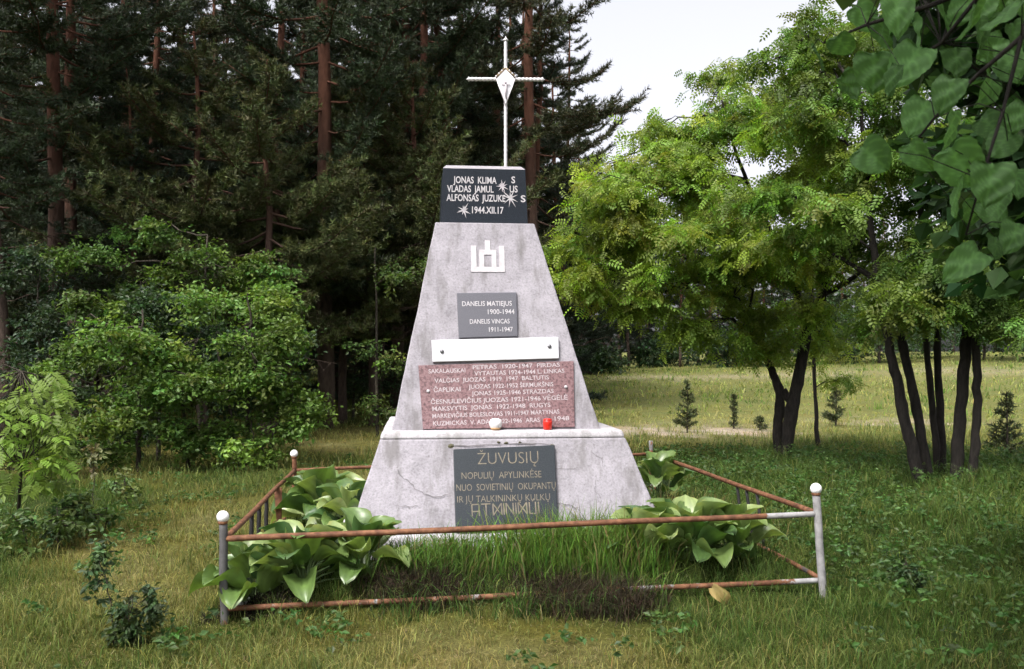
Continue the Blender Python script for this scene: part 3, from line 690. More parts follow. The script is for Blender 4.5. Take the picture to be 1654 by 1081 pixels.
PV = [pine_meshes(11, 17, 2.7, 2.5, 74, .17, NC, 5, 1.0), pine_meshes(12, 18, 3.6, 2.7, 70, .15, NC, 6, 1.0), pine_meshes(13, 16, 1.7, 2.4, 66, .15, (.042, .048, .020), 5, 1.1),
      pine_meshes(14, 13, .5, 2.2, 70, .12, (.026, .040, .022), 2, 1.15, .85), pine_meshes(15, 19, 4.6, 2.6, 62, .13, NC, 7, 1.0),
      pine_meshes(16, 8.5, 2.2, 2.9, 44, .10, (.054, .066, .020), 5, .95, .9)]  # lighter olive needles: light on the edge boughs put into their colour
for tm, cm in PV: tm.materials.append(M['pine_bark']); cm.materials.append(M['needle'])
def pine(px, d, v, rz, sc, label, group=None, dz=0):
    x = (px - 827) / FPX * d; r = thing('pine_tree', label, 'pine tree', (x, d, float(height(x, d)) + dz), rz, group); r.scale = (sc,) * 3; r.rotation_euler = (.035 * math.sin(px * 1.7), .035 * math.cos(px * 2.3), rz)
    for nm, me in zip(('trunk', 'crown'), PV[v]):
        o = bpy.data.objects.new(nm, me); COL.objects.link(o); o.parent = r
    return r
pine(526, 19.8, 0, .4, 1.0, 'tall pine with orange upper trunk standing left of the monument at the forest edge')
pine(640, 24, 1, 1.9, 1.0, 'pine with bare orange trunk just left of the cross')
pine(692, 23, 1, 4.1, .95, 'pine with twin-looking orange trunk nearest the cross on its left')
pine(738, 26, 4, 2.2, .95, 'slim pine whose trunk shows beside the black name block')
pine(440, 25, 4, .9, 1.0, 'slim reddish pine trunk between the left bushes and the orange pine')
pine(126, 20, 1, 5.0, .9, 'dark pine trunk in the upper left of the forest edge')
pine(92, 17.5, 0, 2.7, .9, 'dark pine trunk behind the bushes at far left')
pine(10, 15.5, 4, 1.2, .8, 'pine trunk at the left edge of the picture')
pine(872, 23.5, 2, 2.3, 1.08, 'pine with feathery crown against the sky right of the cross')
pine(805, 29, 2, .2, 1.0, 'dark pine directly behind the monument')
pine(600, 20.6, 5, 5.6, .92, 'young pine with low spreading boughs left of the obelisk')
pine(330, 18.5, 5, 3.9, .95, 'low pine with long spreading boughs above the left bushes')
pine(430, 18.0, 5, 1.1, .85, 'short olive-green pine whose boughs hang above the right end of the bushes')
pine(556, 21.5, 5, 2.6, .9, 'short pine with drooping boughs between the orange pine and the obelisk')
pine(690, 20.5, 5, .5, .95, 'short pine with tufted boughs touching the left shoulder of the obelisk')
pine(230, 18.0, 3, 4.4, .55, 'small dark pine rising behind the tall dim bush')
pine(905, 33, 3, 1.0, .9, 'bushy dark pine behind the right slope of the obelisk')
back = [(-60, 27, 3), (40, 31, 2), (150, 27, 3), (215, 34, 1), (270, 26, 2), (345, 32, 0), (400, 29, 3), (480, 34, 2), (545, 31, 3), (590, 37, 1), (655, 33, 3), (710, 38, 0), (765, 35, 3), (840, 40, 2), (905, 42, 1),
        (60, 42, 3), (180, 44, 2), (300, 43, 3), (420, 45, 0), (520, 46, 3), (620, 47, 2), (700, 50, 3), (790, 50, 3), (870, 52, 3), (935, 50, 3), (-120, 36, 3), (-20, 24, 2), (230, 22.5, 3), (-150, 22, 3), (380, 38, 3)]
for k, dd in enumerate((24.5, 30, 36, 44, 52, 60)):
    for j in range(11): back.append((-190 + j * 98 + 37 * ((k * 3 + j * 5) % 4) - 30 * (k % 2), dd + 1.3 * ((j * 7 + k) % 4), (3, 2, 3, 0, 3, 1)[(j + 2 * k) % 6] if k else (3, 2)[j % 2]))
back = [q for q in back if q[0] < 960 - max(0, (q[1] - 24)) * .8 and not (q[1] < 26 and 480 < q[0] < 600)]
for i, (px, d, v) in enumerate(back): pine(px, d, v, i * 1.7, 1.0 + .1 * math.sin(i * 2.1), 'pine standing deep in the dark forest on the left', 'pines deep in the left forest')
far = [(960, 60, 2, .62), (1016, 55, 4, .62), (1045, 66, 3, .75), (1098, 53, 4, .58), (1128, 62, 1, .62), (1160, 70, 3, .8), (1232, 58, 4, .6), (1266, 62, 1, .6), (1287, 57, 4, .58), (1310, 68, 3, .7),
       (1360, 60, 1, .6), (1400, 68, 3, .75), (1440, 62, 2, .6), (1490, 66, 3, .7), (1540, 60, 1, .6), (1590, 66, 3, .7), (1640, 58, 2, .6), (1700, 62, 3, .7), (985, 72, 3, .8), (1080, 76, 3, .8), (1200, 78, 3, .8), (1260, 80, 3, .75), (1330, 82, 3, .75), (1460, 80, 3, .75), (1560, 82, 3, .75), (1120, 84, 2, .75), (940, 70, 3, .85), (1020, 84, 3, .8), (900, 46, 3, .8), (935, 50, 3, .72), (975, 54, 3, .7), (1000, 60, 3, .8), (1035, 57, 3, .75), (1070, 60, 3, .78), (1110, 64, 3, .8), (1145, 58, 3, .7), (1180, 66, 3, .8), (1215, 68, 3, .8), (1245, 70, 3, .75), (1285, 74, 3, .8), (1350, 72, 3, .8), (1420, 74, 3, .8), (1500, 76, 3, .8), (1610, 76, 3, .8)]
for i, (px, d, v, s) in enumerate(far): pine(px, d, v, i * 2.3, s, 'distant pine in the wood across the meadow', 'distant pines across the meadow')

# ------------------------------------------------------------------ robinia trees on the right
CL = compound_leaf(4, .15, .050, .027); CLb = compound_leaf(5, .24, .058, .030)
RC = (.150, .215, .030)
def PP(*pts): return [P(*q) for q in pts]
b = P(1262, 750, 12.6); b[2] = height(b[0], b[1])
broad_tree('robinia_tree', 'forked dark-trunked tree with bright layered leaves, nearest the meadow', 'tree', b,
    [(PP((1265, 765, 12.6), (1275, 690, 12.6), (1287, 620, 12.6), (1303, 540, 12.6), (1330, 475, 12.5), (1347, 400, 12.4), (1360, 300, 12.3), (1372, 180, 12.3)), (.105, .088, .080, .072, .058, .046, .034, .02)),
     (PP((1258, 760, 12.7), (1256, 690, 12.75), (1261, 635, 12.8), (1247, 598, 12.9), (1226, 555, 13.0), (1190, 490, 13.1), (1160, 420, 13.2)), (.075, .068, .064, .054, .044, .032, .022)),
     (PP((1303, 540, 12.6), (1290, 480, 12.7), (1262, 400, 12.8), (1220, 330, 12.9), (1190, 250, 13.0), (1165, 160, 13.1)), (.05, .045, .04, .032, .024, .012)),
     (PP((1265, 630, 12.75), (1278, 655, 12.68), (1284, 640, 12.62)), (.045, .05, .04)),
     (PP((1330, 475, 12.5), (1380, 450, 12.3), (1420, 400, 12.2)), (.04, .03, .02))],
    [(P(1040, 400, 12.0), (1.0, 1.0, .38), 110, 1, .9), (P(970, 330, 12.2), (.75, .8, .30), 70, 2, .7), (P(960, 430, 12.0), (.42, .6, .28), 40, 1, .9), (P(1090, 320, 12.6), (.9, 1.0, .40), 110, 2, .7),
     (P(1170, 440, 12.2), (.9, .9, .35), 100, 1, .7), (P(1180, 240, 12.8), (.9, 1.0, .42), 90, 2, .9), (P(1120, 210, 13.1), (.6, .7, .28), 30, 2, .95), (P(1260, 330, 12.4), (1.0, 1.0, .40), 110, 0, .8), (P(1240, 150, 12.8), (.8, .9, .40), 70, 0, .95),
     (P(1340, 240, 12.2), (.9, 1.0, .40), 100, 0, .9), (P(1290, 420, 11.8), (.8, .7, .22), 60, 0, .7), (P(1150, 520, 12.3), (.40, .5, .30), 28, 1, .7), (P(1100, 535, 12.2), (.28, .3, .14), 12, 1, .75), (P(1225, 500, 12.8), (.6, .6, .25), 40, 1, .6),
     (P(975, 265, 12.8), (.40, .5, .28), 22, 2, .9), (P(925, 395, 12.3), (.32, .4, .2), 20, 1, .95), (P(1400, 420, 12.3), (.8, .8, .3), 60, 0, .7), (P(1235, 560, 12.6), (.4, .4, .2), 18, 1, .5), (P(1000, 480, 11.8), (.35, .4, .25), 30, 1, .9), (P(950, 470, 11.9), (.2, .3, .18), 12, 1, .95), (P(1080, 460, 12.0), (.5, .6, .3), 50, 1, .9), (P(1150, 350, 12.0), (.8, .8, .4), 80, 2, .7), (P(1040, 280, 12.6), (.7, .8, .35), 60, 2, .9), (P(1210, 400, 11.8), (.7, .7, .3), 60, 1, .7), (P(1050, 215, 13.0), (.35, .5, .25), 14, 2, .95), (P(1150, 150, 13.2), (.6, .6, .4), 40, 2, 1), (P(1200, 190, 13.0), (.7, .7, .35), 50, 2, .9), (P(1100, 250, 12.8), (.6, .6, .3), 45, 2, .8), (P(1010, 350, 12.0), (.7, .7, .35), 60, 2, .7), (P(1330, 500, 12.0), (.5, .5, .2), 24, 0, .6), (P(1320, 545, 12.9), (.4, .4, .18), 16, 0, .5)],
    CL, 12, .25, RC, M['robinia'], M['dark_bark'], 21, 'robinia trees on the right', .5, .55, split=5)
b = P(1488, 800, 9.9); b[2] = height(b[0], b[1])
broad_tree('robinia_tree', 'tree with two thin leaning stems, left in the clump at right', 'tree', b,
    [(PP((1494, 815, 9.9), (1472, 720, 9.9), (1453, 640, 9.95), (1438, 570, 10.0), (1424, 500, 10.0), (1410, 400, 10.0), (1400, 280, 10.0), (1390, 160, 10)), (.070, .060, .055, .050, .046, .038, .028, .016)),
     (PP((1503, 805, 9.98), (1490, 710, 10.0), (1474, 630, 10.1), (1456, 545, 10.2), (1436, 468, 10.3), (1388, 435, 10.5), (1345, 410, 10.6)), (.062, .055, .05, .046, .04, .03, .018))],
    [(P(1330, 330, 10.2), (.85, .9, .35), 110, 0, .7), (P(1430, 250, 10.0), (.9, .9, .4), 120, 0, .85), (P(1390, 120, 10.2), (.8, .9, .4), 90, 0, 1), (P(1290, 210, 10.6), (.6, .8, .34), 55, 0, .9), (P(1470, 400, 9.7), (.7, .7, .30), 80, 0, .6),
     (P(1370, 60, 10.8), (.7, .8, .35), 50, 0, 1), (P(1320, 100, 11.0), (.5, .6, .26), 28, 0, 1), (P(1500, 500, 9.3), (.36, .3, .10), 18, 0, .5), (P(1380, 370, 10.6), (.6, .7, .3), 60, 1, .9), (P(1440, 480, 9.5), (.45, .4, .18), 30, 0, .5), (P(1400, 520, 10.4), (.35, .4, .15), 16, 1, .7), (P(1260, 110, 11.0), (.5, .6, .3), 34, 0, 1), (P(1300, 40, 11.2), (.5, .6, .25), 28, 0, 1)],
    CL, 12, .25, (.105, .165, .028), M['robinia'], M['dark_bark'], 22, 'robinia trees on the right', .5, .55, split=5)  # darker leaf green than the forked tree, shade put into the colour
b = P(1522, 785, 10.5); b[2] = height(b[0], b[1])
broad_tree('robinia_tree', 'slender straight pair of stems in the middle of the right clump', 'tree', b,
    [(PP((1518, 790, 10.5), (1508, 680, 10.5), (1497, 560, 10.5), (1490, 440, 10.5), (1486, 300, 10.5), (1480, 150, 10.5)), (.042, .038, .035, .032, .026, .016)),
     (PP((1526, 790, 10.55), (1518, 680, 10.6), (1514, 560, 10.6), (1520, 440, 10.6), (1530, 300, 10.6)), (.050, .046, .042, .036, .024))],
    [(P(1500, 200, 10.6), (.9, .9, .4), 110, 0, .8), (P(1520, 340, 10.6), (.8, .8, .35), 90, 1, .8), (P(1470, 70, 10.8), (.8, .8, .4), 80, 0, 1)],
    CL, 12, .25, (.082, .140, .027), M['robinia'], M['dark_bark'], 23, 'robinia trees on the right', .5, .55, split=5)  # leaf green darkened to stand in for shade on this side
b = P(1552, 785, 9.8); b[2] = height(b[0], b[1])
broad_tree('robinia_tree', 'thickest dark trunk at the right of the clump, splitting low', 'tree', b,
    [(PP((1543, 795, 9.8), (1548, 700, 9.8), (1557, 600, 9.8), (1563, 500, 9.8), (1566, 420, 9.8), (1570, 300, 9.8), (1575, 150, 9.8)), (.072, .064, .060, .058, .05, .036, .02)),
     (PP((1566, 785, 9.7), (1577, 700, 9.7), (1579, 610, 9.7), (1572, 510, 9.74)), (.052, .046, .044, .04)),
     (PP((1565, 520, 9.8), (1600, 495, 9.7), (1640, 480, 9.5), (1690, 440, 9.3)), (.05, .035, .03, .02))],
    [(P(1600, 380, 9.6), (.8, .8, .34), 90, 0, .7), (P(1580, 220, 9.8), (.8, .9, .4), 100, 0, .85), (P(1640, 470, 9.2), (.5, .5, .28), 45, 2, .7), (P(1680, 330, 9.6), (.9, .9, .4), 100, 2, 1), (P(1580, 80, 10), (.9, .9, .4), 100, 0, 1), (P(1680, 160, 9.8), (.9, .9, .4), 90, 0, 1), (P(1600, 520, 9.3), (.4, .4, .16), 26, 2, .4), (P(1540, 450, 9.3), (.5, .5, .22), 40, 0, .6), (P(1500, 430, 9.4), (.5, .5, .2), 30, 0, .6)],
    CL, 12, .25, (.075, .135, .028), M['robinia'], M['dark_bark'], 24, 'robinia trees on the right', .5, .55, split=5)  # deepest leaf green, shade of the right side painted in
b = P(1322, 700, 15.5); b[2] = height(b[0], b[1])
broad_tree('sapling', 'thin single-stemmed sapling just right of the forked tree', 'sapling', b,
    [(PP((1322, 705, 15.5), (1316, 640, 15.5), (1314, 560, 15.5), (1312, 460, 15.5), (1308, 360, 15.5)), (.04, .032, .03, .028, .02))],
    [(P(1310, 420, 15.4), (.6, .6, .3), 30, 0, .8), (P(1340, 560, 15.4), (.35, .4, .16), 14, 0, .5), (P(1355, 615, 15.4), (.25, .3, .10), 8, 0, .3)],
    CL, 12, .25, RC, M['robinia'], M['dark_bark'], 25, None, .45, .3)

# broad bushes along the foot of the far wood
SLf = simple_leaf(.16, .11)
fb = [(1175, 560, 50, 2.2, 1.5), (1260, 545, 48, 2.4, 1.9), (1345, 530, 49, 2.6, 2.2), (1420, 525, 47, 2.4, 2.2), (1500, 520, 50, 2.6, 2.0), (1590, 515, 46, 2.4, 2.0), (1070, 575, 56, 2.0, 1.2), (960, 590, 44, 1.4, .8), (1660, 500, 44, 2.4, 2.2), (1300, 480, 60, 3.0, 3.0), (1440, 470, 60, 3.2, 3.0), (1560, 470, 60, 3.0, 3.0)]
for i, (px, py, d, r, rz) in enumerate(fb):
    c = P(px, py, d); g = float(height(c[0], d)); c[2] = max(c[2], g + rz * .75); bb = (c[0], d, g)
    broad_tree('broad_bush', 'rounded green bush at the foot of the distant wood', 'bush', bb, [([bb, (c[0], d, g + rz * .5), tuple(c)], (.08, .06, .04))],
               [(c, (r, r * .8, rz), 260, 0, .6)], SLf, 14, .5, (.034, .064, .02), M['broad'], M['bush_bark'], 60 + i, 'bushes across the meadow', .3, .6)

# ------------------------------------------------------------------ broad-leaved bushes on the left
SL = simple_leaf(.072, .044)
def bush(name, label, px, py, d, stems, cl, col, seed, tmpl=SL, per=20, spread=.24, rad=.035, **kw):
    b = P(px, py, d); b[2] = height(b[0], b[1]); tt = []
    for pts in stems: tt.append((PP(*pts), np.linspace(rad, rad * .35, len(pts))))
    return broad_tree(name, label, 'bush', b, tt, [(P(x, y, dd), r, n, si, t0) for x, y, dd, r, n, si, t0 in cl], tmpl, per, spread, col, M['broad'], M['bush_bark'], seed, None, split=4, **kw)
BC = (.088, .150, .026)
bush('leafy_bush', 'large green bush at the forest edge, its right side catching the light', 400, 740, 12.8,
     [[(400, 750, 12.8), (400, 660, 12.8), (410, 560, 12.8), (400, 470, 12.8)], [(385, 750, 12.9), (370, 660, 12.9), (350, 560, 13)], [(430, 745, 12.7), (450, 660, 12.6), (470, 590, 12.5)]],
     [(470, 600, 12.5, (.42, .7, .55), 120, 2, 1), (400, 640, 12.4, (.6, .7, .45), 130, 0, .5), (360, 540, 12.9, (.8, .8, .5), 150, 1, 1), (440, 690, 12.4, (.5, .5, .25), 60, 2, .5), (320, 640, 12.5, (.6, .7, .4), 110, 1, .7), (430, 500, 12.9, (.6, .7, .4), 80, 0, 1), (340, 690, 12.5, (.5, .5, .22), 60, 1, .4), (300, 725, 12.3, (.6, .5, .22), 50, 1, .3), (410, 720, 12.3, (.6, .5, .2), 50, 0, .3), (490, 660, 12.4, (.3, .4, .4), 50, 2, .6), (390, 580, 12.2, (.7, .5, .4), 90, 0, .8)], BC, 31)
bush('leafy_bush', 'tall dim green bush with thin pale stems left of the large bush', 225, 770, 12.2,
     [[(222, 780, 12.2), (224, 700, 12.2), (226, 600, 12.2), (230, 500, 12.3)], [(305, 775, 12.6), (302, 700, 12.6), (290, 610, 12.6)]],
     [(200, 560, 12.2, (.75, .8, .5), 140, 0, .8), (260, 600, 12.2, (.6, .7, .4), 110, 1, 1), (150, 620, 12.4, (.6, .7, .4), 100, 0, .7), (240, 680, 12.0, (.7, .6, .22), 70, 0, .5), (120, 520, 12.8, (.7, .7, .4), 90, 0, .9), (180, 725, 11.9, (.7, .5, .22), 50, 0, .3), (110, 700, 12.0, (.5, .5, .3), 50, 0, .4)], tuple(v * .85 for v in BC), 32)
bush('leafy_bush', 'high green bush rising behind the others under the pine boughs', 320, 720, 15.5,
     [[(320, 740, 15.5), (325, 600, 15.5), (330, 470, 15.5), (335, 380, 15.5)]],
     [(330, 430, 15.4, (.9, .9, .5), 140, 0, .9), (250, 470, 15.6, (.8, .8, .5), 110, 0, .8), (420, 440, 15.8, (.7, .7, .4), 90, 0, .8), (220, 370, 15.8, (.8, .8, .4), 70, 0, 1), (330, 520, 15.2, (1.0, .9, .5), 140, 0, .6), (150, 430, 15.8, (.9, .9, .5), 90, 0, .8)], (.075, .138, .026), 33)
bush('leafy_bush', 'slim sapling with sunny leaf sprays just left of the obelisk', 610, 692, 17.5,
     [[(610, 695, 17.5), (608, 600, 17.5), (608, 500, 17.5), (606, 400, 17.5)]],
     [(662, 440, 17.2, (.42, .5, .42), 40, 0, .8), (640, 580, 17.2, (.6, .5, .14), 26, 0, .4), (610, 660, 17.3, (.5, .5, .2), 26, 0, .2), (590, 560, 17.6, (.3, .4, .3), 16, 0, .5)], (.085, .135, .032), 34)
bush('leafy_bush', 'shaded undergrowth bush between the orange pine and the monument', 570, 690, 22,
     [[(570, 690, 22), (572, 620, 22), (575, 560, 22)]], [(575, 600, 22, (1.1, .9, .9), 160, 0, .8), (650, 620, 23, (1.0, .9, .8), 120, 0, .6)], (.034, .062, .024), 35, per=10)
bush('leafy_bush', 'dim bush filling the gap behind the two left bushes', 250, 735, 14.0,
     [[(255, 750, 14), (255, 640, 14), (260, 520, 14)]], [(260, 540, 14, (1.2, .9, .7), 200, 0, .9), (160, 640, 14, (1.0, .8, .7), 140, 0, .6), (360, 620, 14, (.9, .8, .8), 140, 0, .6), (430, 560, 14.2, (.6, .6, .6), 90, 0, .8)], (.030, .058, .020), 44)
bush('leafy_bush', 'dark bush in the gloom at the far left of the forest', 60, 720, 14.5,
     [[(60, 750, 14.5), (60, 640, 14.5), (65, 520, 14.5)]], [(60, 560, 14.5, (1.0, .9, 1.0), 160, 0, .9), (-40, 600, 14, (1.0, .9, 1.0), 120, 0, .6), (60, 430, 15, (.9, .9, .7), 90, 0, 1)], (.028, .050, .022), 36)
# low shrubs of the left meadow edge
SS = simple_leaf(.06, .032)
bush('low_shrub', 'low green shrub patch in the grass under the bright sapling', 90, 885, 7.3, [[(95, 890, 7.3), (95, 850, 7.3), (92, 820, 7.3)]],
     [(60, 850, 7.2, (.35, .3, .16), 50, 0, .8), (125, 825, 7.6, (.25, .25, .18), 45, 0, .9), (20, 850, 7.0, (.25, .3, .16), 30, 0, .6), (170, 830, 7.9, (.2, .2, .12), 24, 0, .8)], (.075, .125, .035), 37, SS, 10, .10, limb=.006, rad=.008)
bush('low_shrub', 'small pale-leaved plant at the foot of the left bushes', 205, 800, 9.3, [[(205, 805, 9.3), (204, 785, 9.3), (200, 770, 9.3)]],
     [(200, 785, 9.3, (.16, .16, .12), 30, 0, .9)], (.11, .16, .05), 38, SS, 9, .08, limb=.005, rad=.006)
bush('low_shrub', 'spindly brown-tipped shrub between the sapling and the left bushes', 150, 790, 9.6, [[(150, 795, 9.6), (152, 750, 9.6), (155, 715, 9.6)]],
     [(155, 735, 9.6, (.1, .1, .18), 22, 0, .9)], (.13, .13, .06), 39, SS, 8, .07, limb=.004, rad=.006)
bush('low_shrub', 'dark leafy weed clump standing in the foreground grass at lower left', 190, 1030, 4.72, [[(185, 1035, 4.72), (180, 970, 4.72), (160, 900, 4.72)], [(195, 1035, 4.7), (205, 990, 4.7), (215, 960, 4.7)]],
     [(190, 1000, 4.7, (.17, .15, .09), 60, 1, .6), (160, 930, 4.75, (.08, .08, .12), 26, 0, .8), (155, 895, 4.75, (.07, .06, .04), 10, 0, 1), (215, 985, 4.68, (.10, .1, .07), 24, 1, .9)], (.050, .085, .030), 40, simple_leaf(.04, .022), 9, .055, limb=.003, twig=.001, rad=.005)
bush('low_shrub', 'small dark shrub in the grass right of the fence corner', 1462, 985, 5.25, [[(1462, 990, 5.25), (1460, 950, 5.25), (1455, 925, 5.25)]],
     [(1460, 945, 5.25, (.13, .12, .08), 55, 0, .8), (1470, 915, 5.3, (.10, .08, .03), 16, 0, 1)], (.048, .085, .028), 41, simple_leaf(.04, .022), 9, .055, limb=.003, twig=.001, rad=.005)

# bright sapling at the left edge: every compound leaf is a part of its own
sap = thing('sapling', 'young sapling with bright yellow-green feathery leaves at the left edge', 'sapling', tuple(P(30, 815, 7.6)))
b0 = P(30, 815, 7.6); rg = np.random.default_rng(52); mm = MB()
stem = np.array(PP((30, 825, 7.6), (34, 760, 7.6), (28, 690, 7.6), (35, 600, 7.6))); mm.tube(stem - b0, (.014, .011, .008, .004), 6)
lm = []
for i in range(4):
    tv, tf = compound_leaf(3 + i % 2, .11, .080, .034); lm.append(mesh_data('leaf', tv, tf, None, jitter_col((.135, .205, .032), 1, .05, .03, rg)[0] * (.8 + .14 * i))); lm[-1].materials.append(M['robinia'])
for i in range(285):
    px, py = rg.uniform(-70, 105), rg.uniform(598, 785); px -= max(0, (640 - py)) * .4
    d = 7.6 + rg.normal() * .22; p = P(px, py, d); t = rg.integers(1, 4); s = stem[t]
    out = unit(p - s + rg.normal(size=3) * .1)
    if i % 4 == 0: mm.tube(curve(s, p, rg, .05, 4, .04) - b0, (.006, .004, .003, .002), 4, False)
    X = unit(A(out[0] * .9 + rg.normal() * .4, out[1] * .5 - .35, -.15 + rg.normal() * .3)); Z = unit(A(0, -.35, 1) + rg.normal(size=3) * .3); Y = unit(np.cross(Z, X)); Z = np.cross(X, Y)
    o = link('leaf', lm[i % 4], None, sap); o.matrix_local = Matrix.Translation(Vector(p - b0)) @ Matrix(np.stack([X, Y, Z], 1).tolist()).to_4x4()
link('stem', mm.mesh('stem', sm=True), M['bush_bark'], sap)

# young pines in the meadow
def small_pine(px, py, d, h, label, seed, wid=.28, col=(.06, .075, .03)):
    rg = np.random.default_rng(seed); b = P(px, py, d); b[2] = height(b[0], b[1]); r = thing('young_pine', label, 'pine tree', tuple(b), 0, 'young pines in the meadow')
    tr = MB(); tr.tube([(0, 0, -.05), (.01, 0, h * .5), (0, 0, h)], (.02, .014, .004), 6); tc = []; td = []
    for k in range(int(h * 34) + 8):
        z = h * (.08 + .9 * rg.random()); L = wid * h * (1 - z / h) * rg.uniform(.6, 1.1) + .04; a = rg.uniform(0, 6.28); dd = unit(A(math.cos(a), math.sin(a), .45))
        tr.tube([(0, 0, z), dd * L + A(0, 0, z)], [.006, .003], 4, False)
        n = max(3, int(L / .035)); s = (np.arange(n) + .5) / n; tc.append(A(0, 0, z) + dd * L * s[:, None]); td.append(np.repeat(dd[None], n, 0))
    C = np.repeat(np.vstack(tc), 8, 0); D = np.repeat(np.vstack(td), 8, 0); N = len(C)
    q = unit(D * .7 + unit(rg.normal(size=(N, 3)))); w = unit(np.cross(q, rg.normal(size=(N, 3)))) * .010
    V = np.stack([C - w, C + w, C + q * rg.uniform(.06, .11, (N, 1))], 1).reshape(-1, 3)
    link('trunk', tr.mesh('trunk'), M['bush_bark'], r); link('crown', mesh_data('crown', V, None, np.arange(len(V)).reshape(-1, 3), np.repeat(jitter_col(col, N, .2, .1, rg), 3, 0)), M['needle'], r)
small_pine(1110, 690, 18.5, 1.05, 'young pine in the meadow beside the sandy patch', 71)
small_pine(1350, 668, 20, .85, 'young pine in the meadow behind the thin sapling', 72, .42)
small_pine(1626, 725, 13, .95, 'dark young pine at the right edge of the meadow', 73, .34)
small_pine(1227, 680, 19, .28, 'tiny dark pine seedling left of the forked tree', 74, .5)
small_pine(1185, 690, 19.5, .7, 'thin wispy pine seedling in the meadow between the sandy patch and forked tree', 75, .12)

# ------------------------------------------------------------------ linden hanging in from the upper right
rg = np.random.default_rng(81)
lind = thing('linden_tree', 'linden with big heart-shaped leaves hanging into the upper right corner', 'tree', (3.6, 2.0, float(height(3.6, 2.0))))
b0 = A(3.6, 2.0, float(height(3.6, 2.0)))
def linden_leaf(L, wd, fold, rg):
    tk = np.array([0, .08, .25, .45, .65, .85, 1.0]); wk = np.array([.16, .74, 1.0, 1.0, .84, .50, .02]); xk = np.array([.08, -.06, .14, .42, .66, .86, 1.0])
    n, k = 19, 13; V = []; F = []; C = []; base = A(.064, .136, .040); c1, c2 = rg.uniform(-.25, .25, 2)
    for i in range(n):
        t = i / (n - 1); w = np.interp(t, tk, wk) * wd / 2; xe = np.interp(t, tk, xk) * L
        for j in range(k):
            s = j / (k - 1) * 2 - 1; a = abs(s); v = (t - .38 * a) * 6.5; vein = (v - math.floor(v)) < .22 or j == k // 2
            x = t * L * (1 - min(1, a * 1.6)) + xe * min(1, a * 1.6)
            V.append((x, s * w * (1 + .03 * math.sin(i * 2.7)), fold * a * w - (.25 + c1) * L * t * t + c2 * s * w * .6 + (.0015 if vein else 0) + .004 * math.sin(i * .8 + s * 5)))
            C.append(base * (1.45 if vein else 1.0) * (1 + .1 * math.sin(t * 5 + s * 3)))
    for i in range(n - 1):
        for j in range(k - 1): F.append((i * k + j, (i + 1) * k + j, (i + 1) * k + j + 1, i * k + j + 1))
    return np.array(V), F, np.array(C)
LM = []
for i in range(8):
    V, F, C_ = linden_leaf(.086 + .005 * i, .082 + .007 * (i % 4), .08 + .14 * (i % 3), rg); me = mesh_data('leaf', V, F, None, C_ * (.75 + .08 * i), True); me.materials.append(M['linden']); LM.append(me)
tr = MB(); tr.tube(np.array([(3.6, 2.0, -.3), (3.58, 2.02, 1.2), (3.5, 2.1, 2.6), (3.55, 2.0, 4.6), (3.6, 1.9, 6.4)]) - b0 * A(1, 1, 0) - A(0, 0, b0[2]), (.17, .14, .12, .09, .03), 12)
link('trunk', tr.mesh('trunk', sm=True), M['dark_bark'], lind)
br = MB()
limbs = [PP((1820, -260, 2.4), (1700, -120, 2.5), (1600, -30, 2.55), (1500, 10, 2.6), (1400, 40, 2.65), (1330, 70, 2.7)), PP((1700, -120, 2.5), (1650, 60, 2.5), (1620, 180, 2.45), (1585, 290, 2.45), (1560, 380, 2.5)),
         PP((1650, 60, 2.5), (1580, 120, 2.6), (1510, 190, 2.7), (1470, 240, 2.75)), PP((1600, -30, 2.55), (1520, 70, 2.75), (1440, 120, 2.8), (1370, 140, 2.85))]
for i, l in enumerate(limbs): br.tube(np.array(l) - b0, np.linspace(.014 if i == 0 else .007, .0025, len(l)), 6)
br.tube(np.array([(3.5, 2.1, 2.6), (2.6, 2.3, 2.9), limbs[0][0]]) - b0, (.05, .03, .014), 7)
spots = [(1325, 105), (1362, 88), (1372, 150), (1412, 118), (1425, 60), (1450, 25), (1395, 35), (1480, 60), (1545, 105), (1588, 60), (1640, 70), (1632, 30), (1520, 30), (1480, 262), (1540, 215), (1545, 268), (1600, 215), (1618, 245),
         (1600, 300), (1575, 352), (1612, 345), (1568, 430), (1545, 320), (1490, 190), (1440, 140), (1530, 160), (1410, 265), (1640, 300), (1645, 200), (1600, 150), (1560, 20), (1475, 105), (1610, 410), (1640, 390)]
for k in range(70):
    spots.append((rg.uniform(1560, 1790) if k % 3 else rg.uniform(1420, 1700), rg.uniform(-260, 380) if k % 3 else rg.uniform(-240, 20)))
for i, (px, py) in enumerate(spots):
    d = rg.uniform(2.3, 2.9) if i < 34 else rg.uniform(2.5, 3.5); p = P(px, py - 12, d)
    X = unit(A(rg.normal() * .55, rg.normal() * .45, -1.0)); Z = unit(A(rg.normal() * .6, -.8 + rg.normal() * .5, .6)); Y = unit(np.cross(Z, X)); Z = np.cross(X, Y)
    p = p - X * .04
    o = link('leaf', LM[i % 8], None, lind); o.matrix_local = Matrix.Translation(Vector(p - b0)) @ Matrix(np.stack([X, Y, Z], 1).tolist()).to_4x4() @ Matrix.Scale(float(rg.uniform(.85, 1.2)), 4)
    allp = np.vstack([np.array(l) for l in limbs]); q = allp[np.argmin(np.linalg.norm(allp - p, axis=1))]
    br.tube([p - b0, (p + q) / 2 - b0 + A(0, 0, .02), q - b0], (.0012, .0014, .002), 4, False)
link('branch', br.mesh('branch', sm=True), M['dark_bark'], lind)
cl = MB()
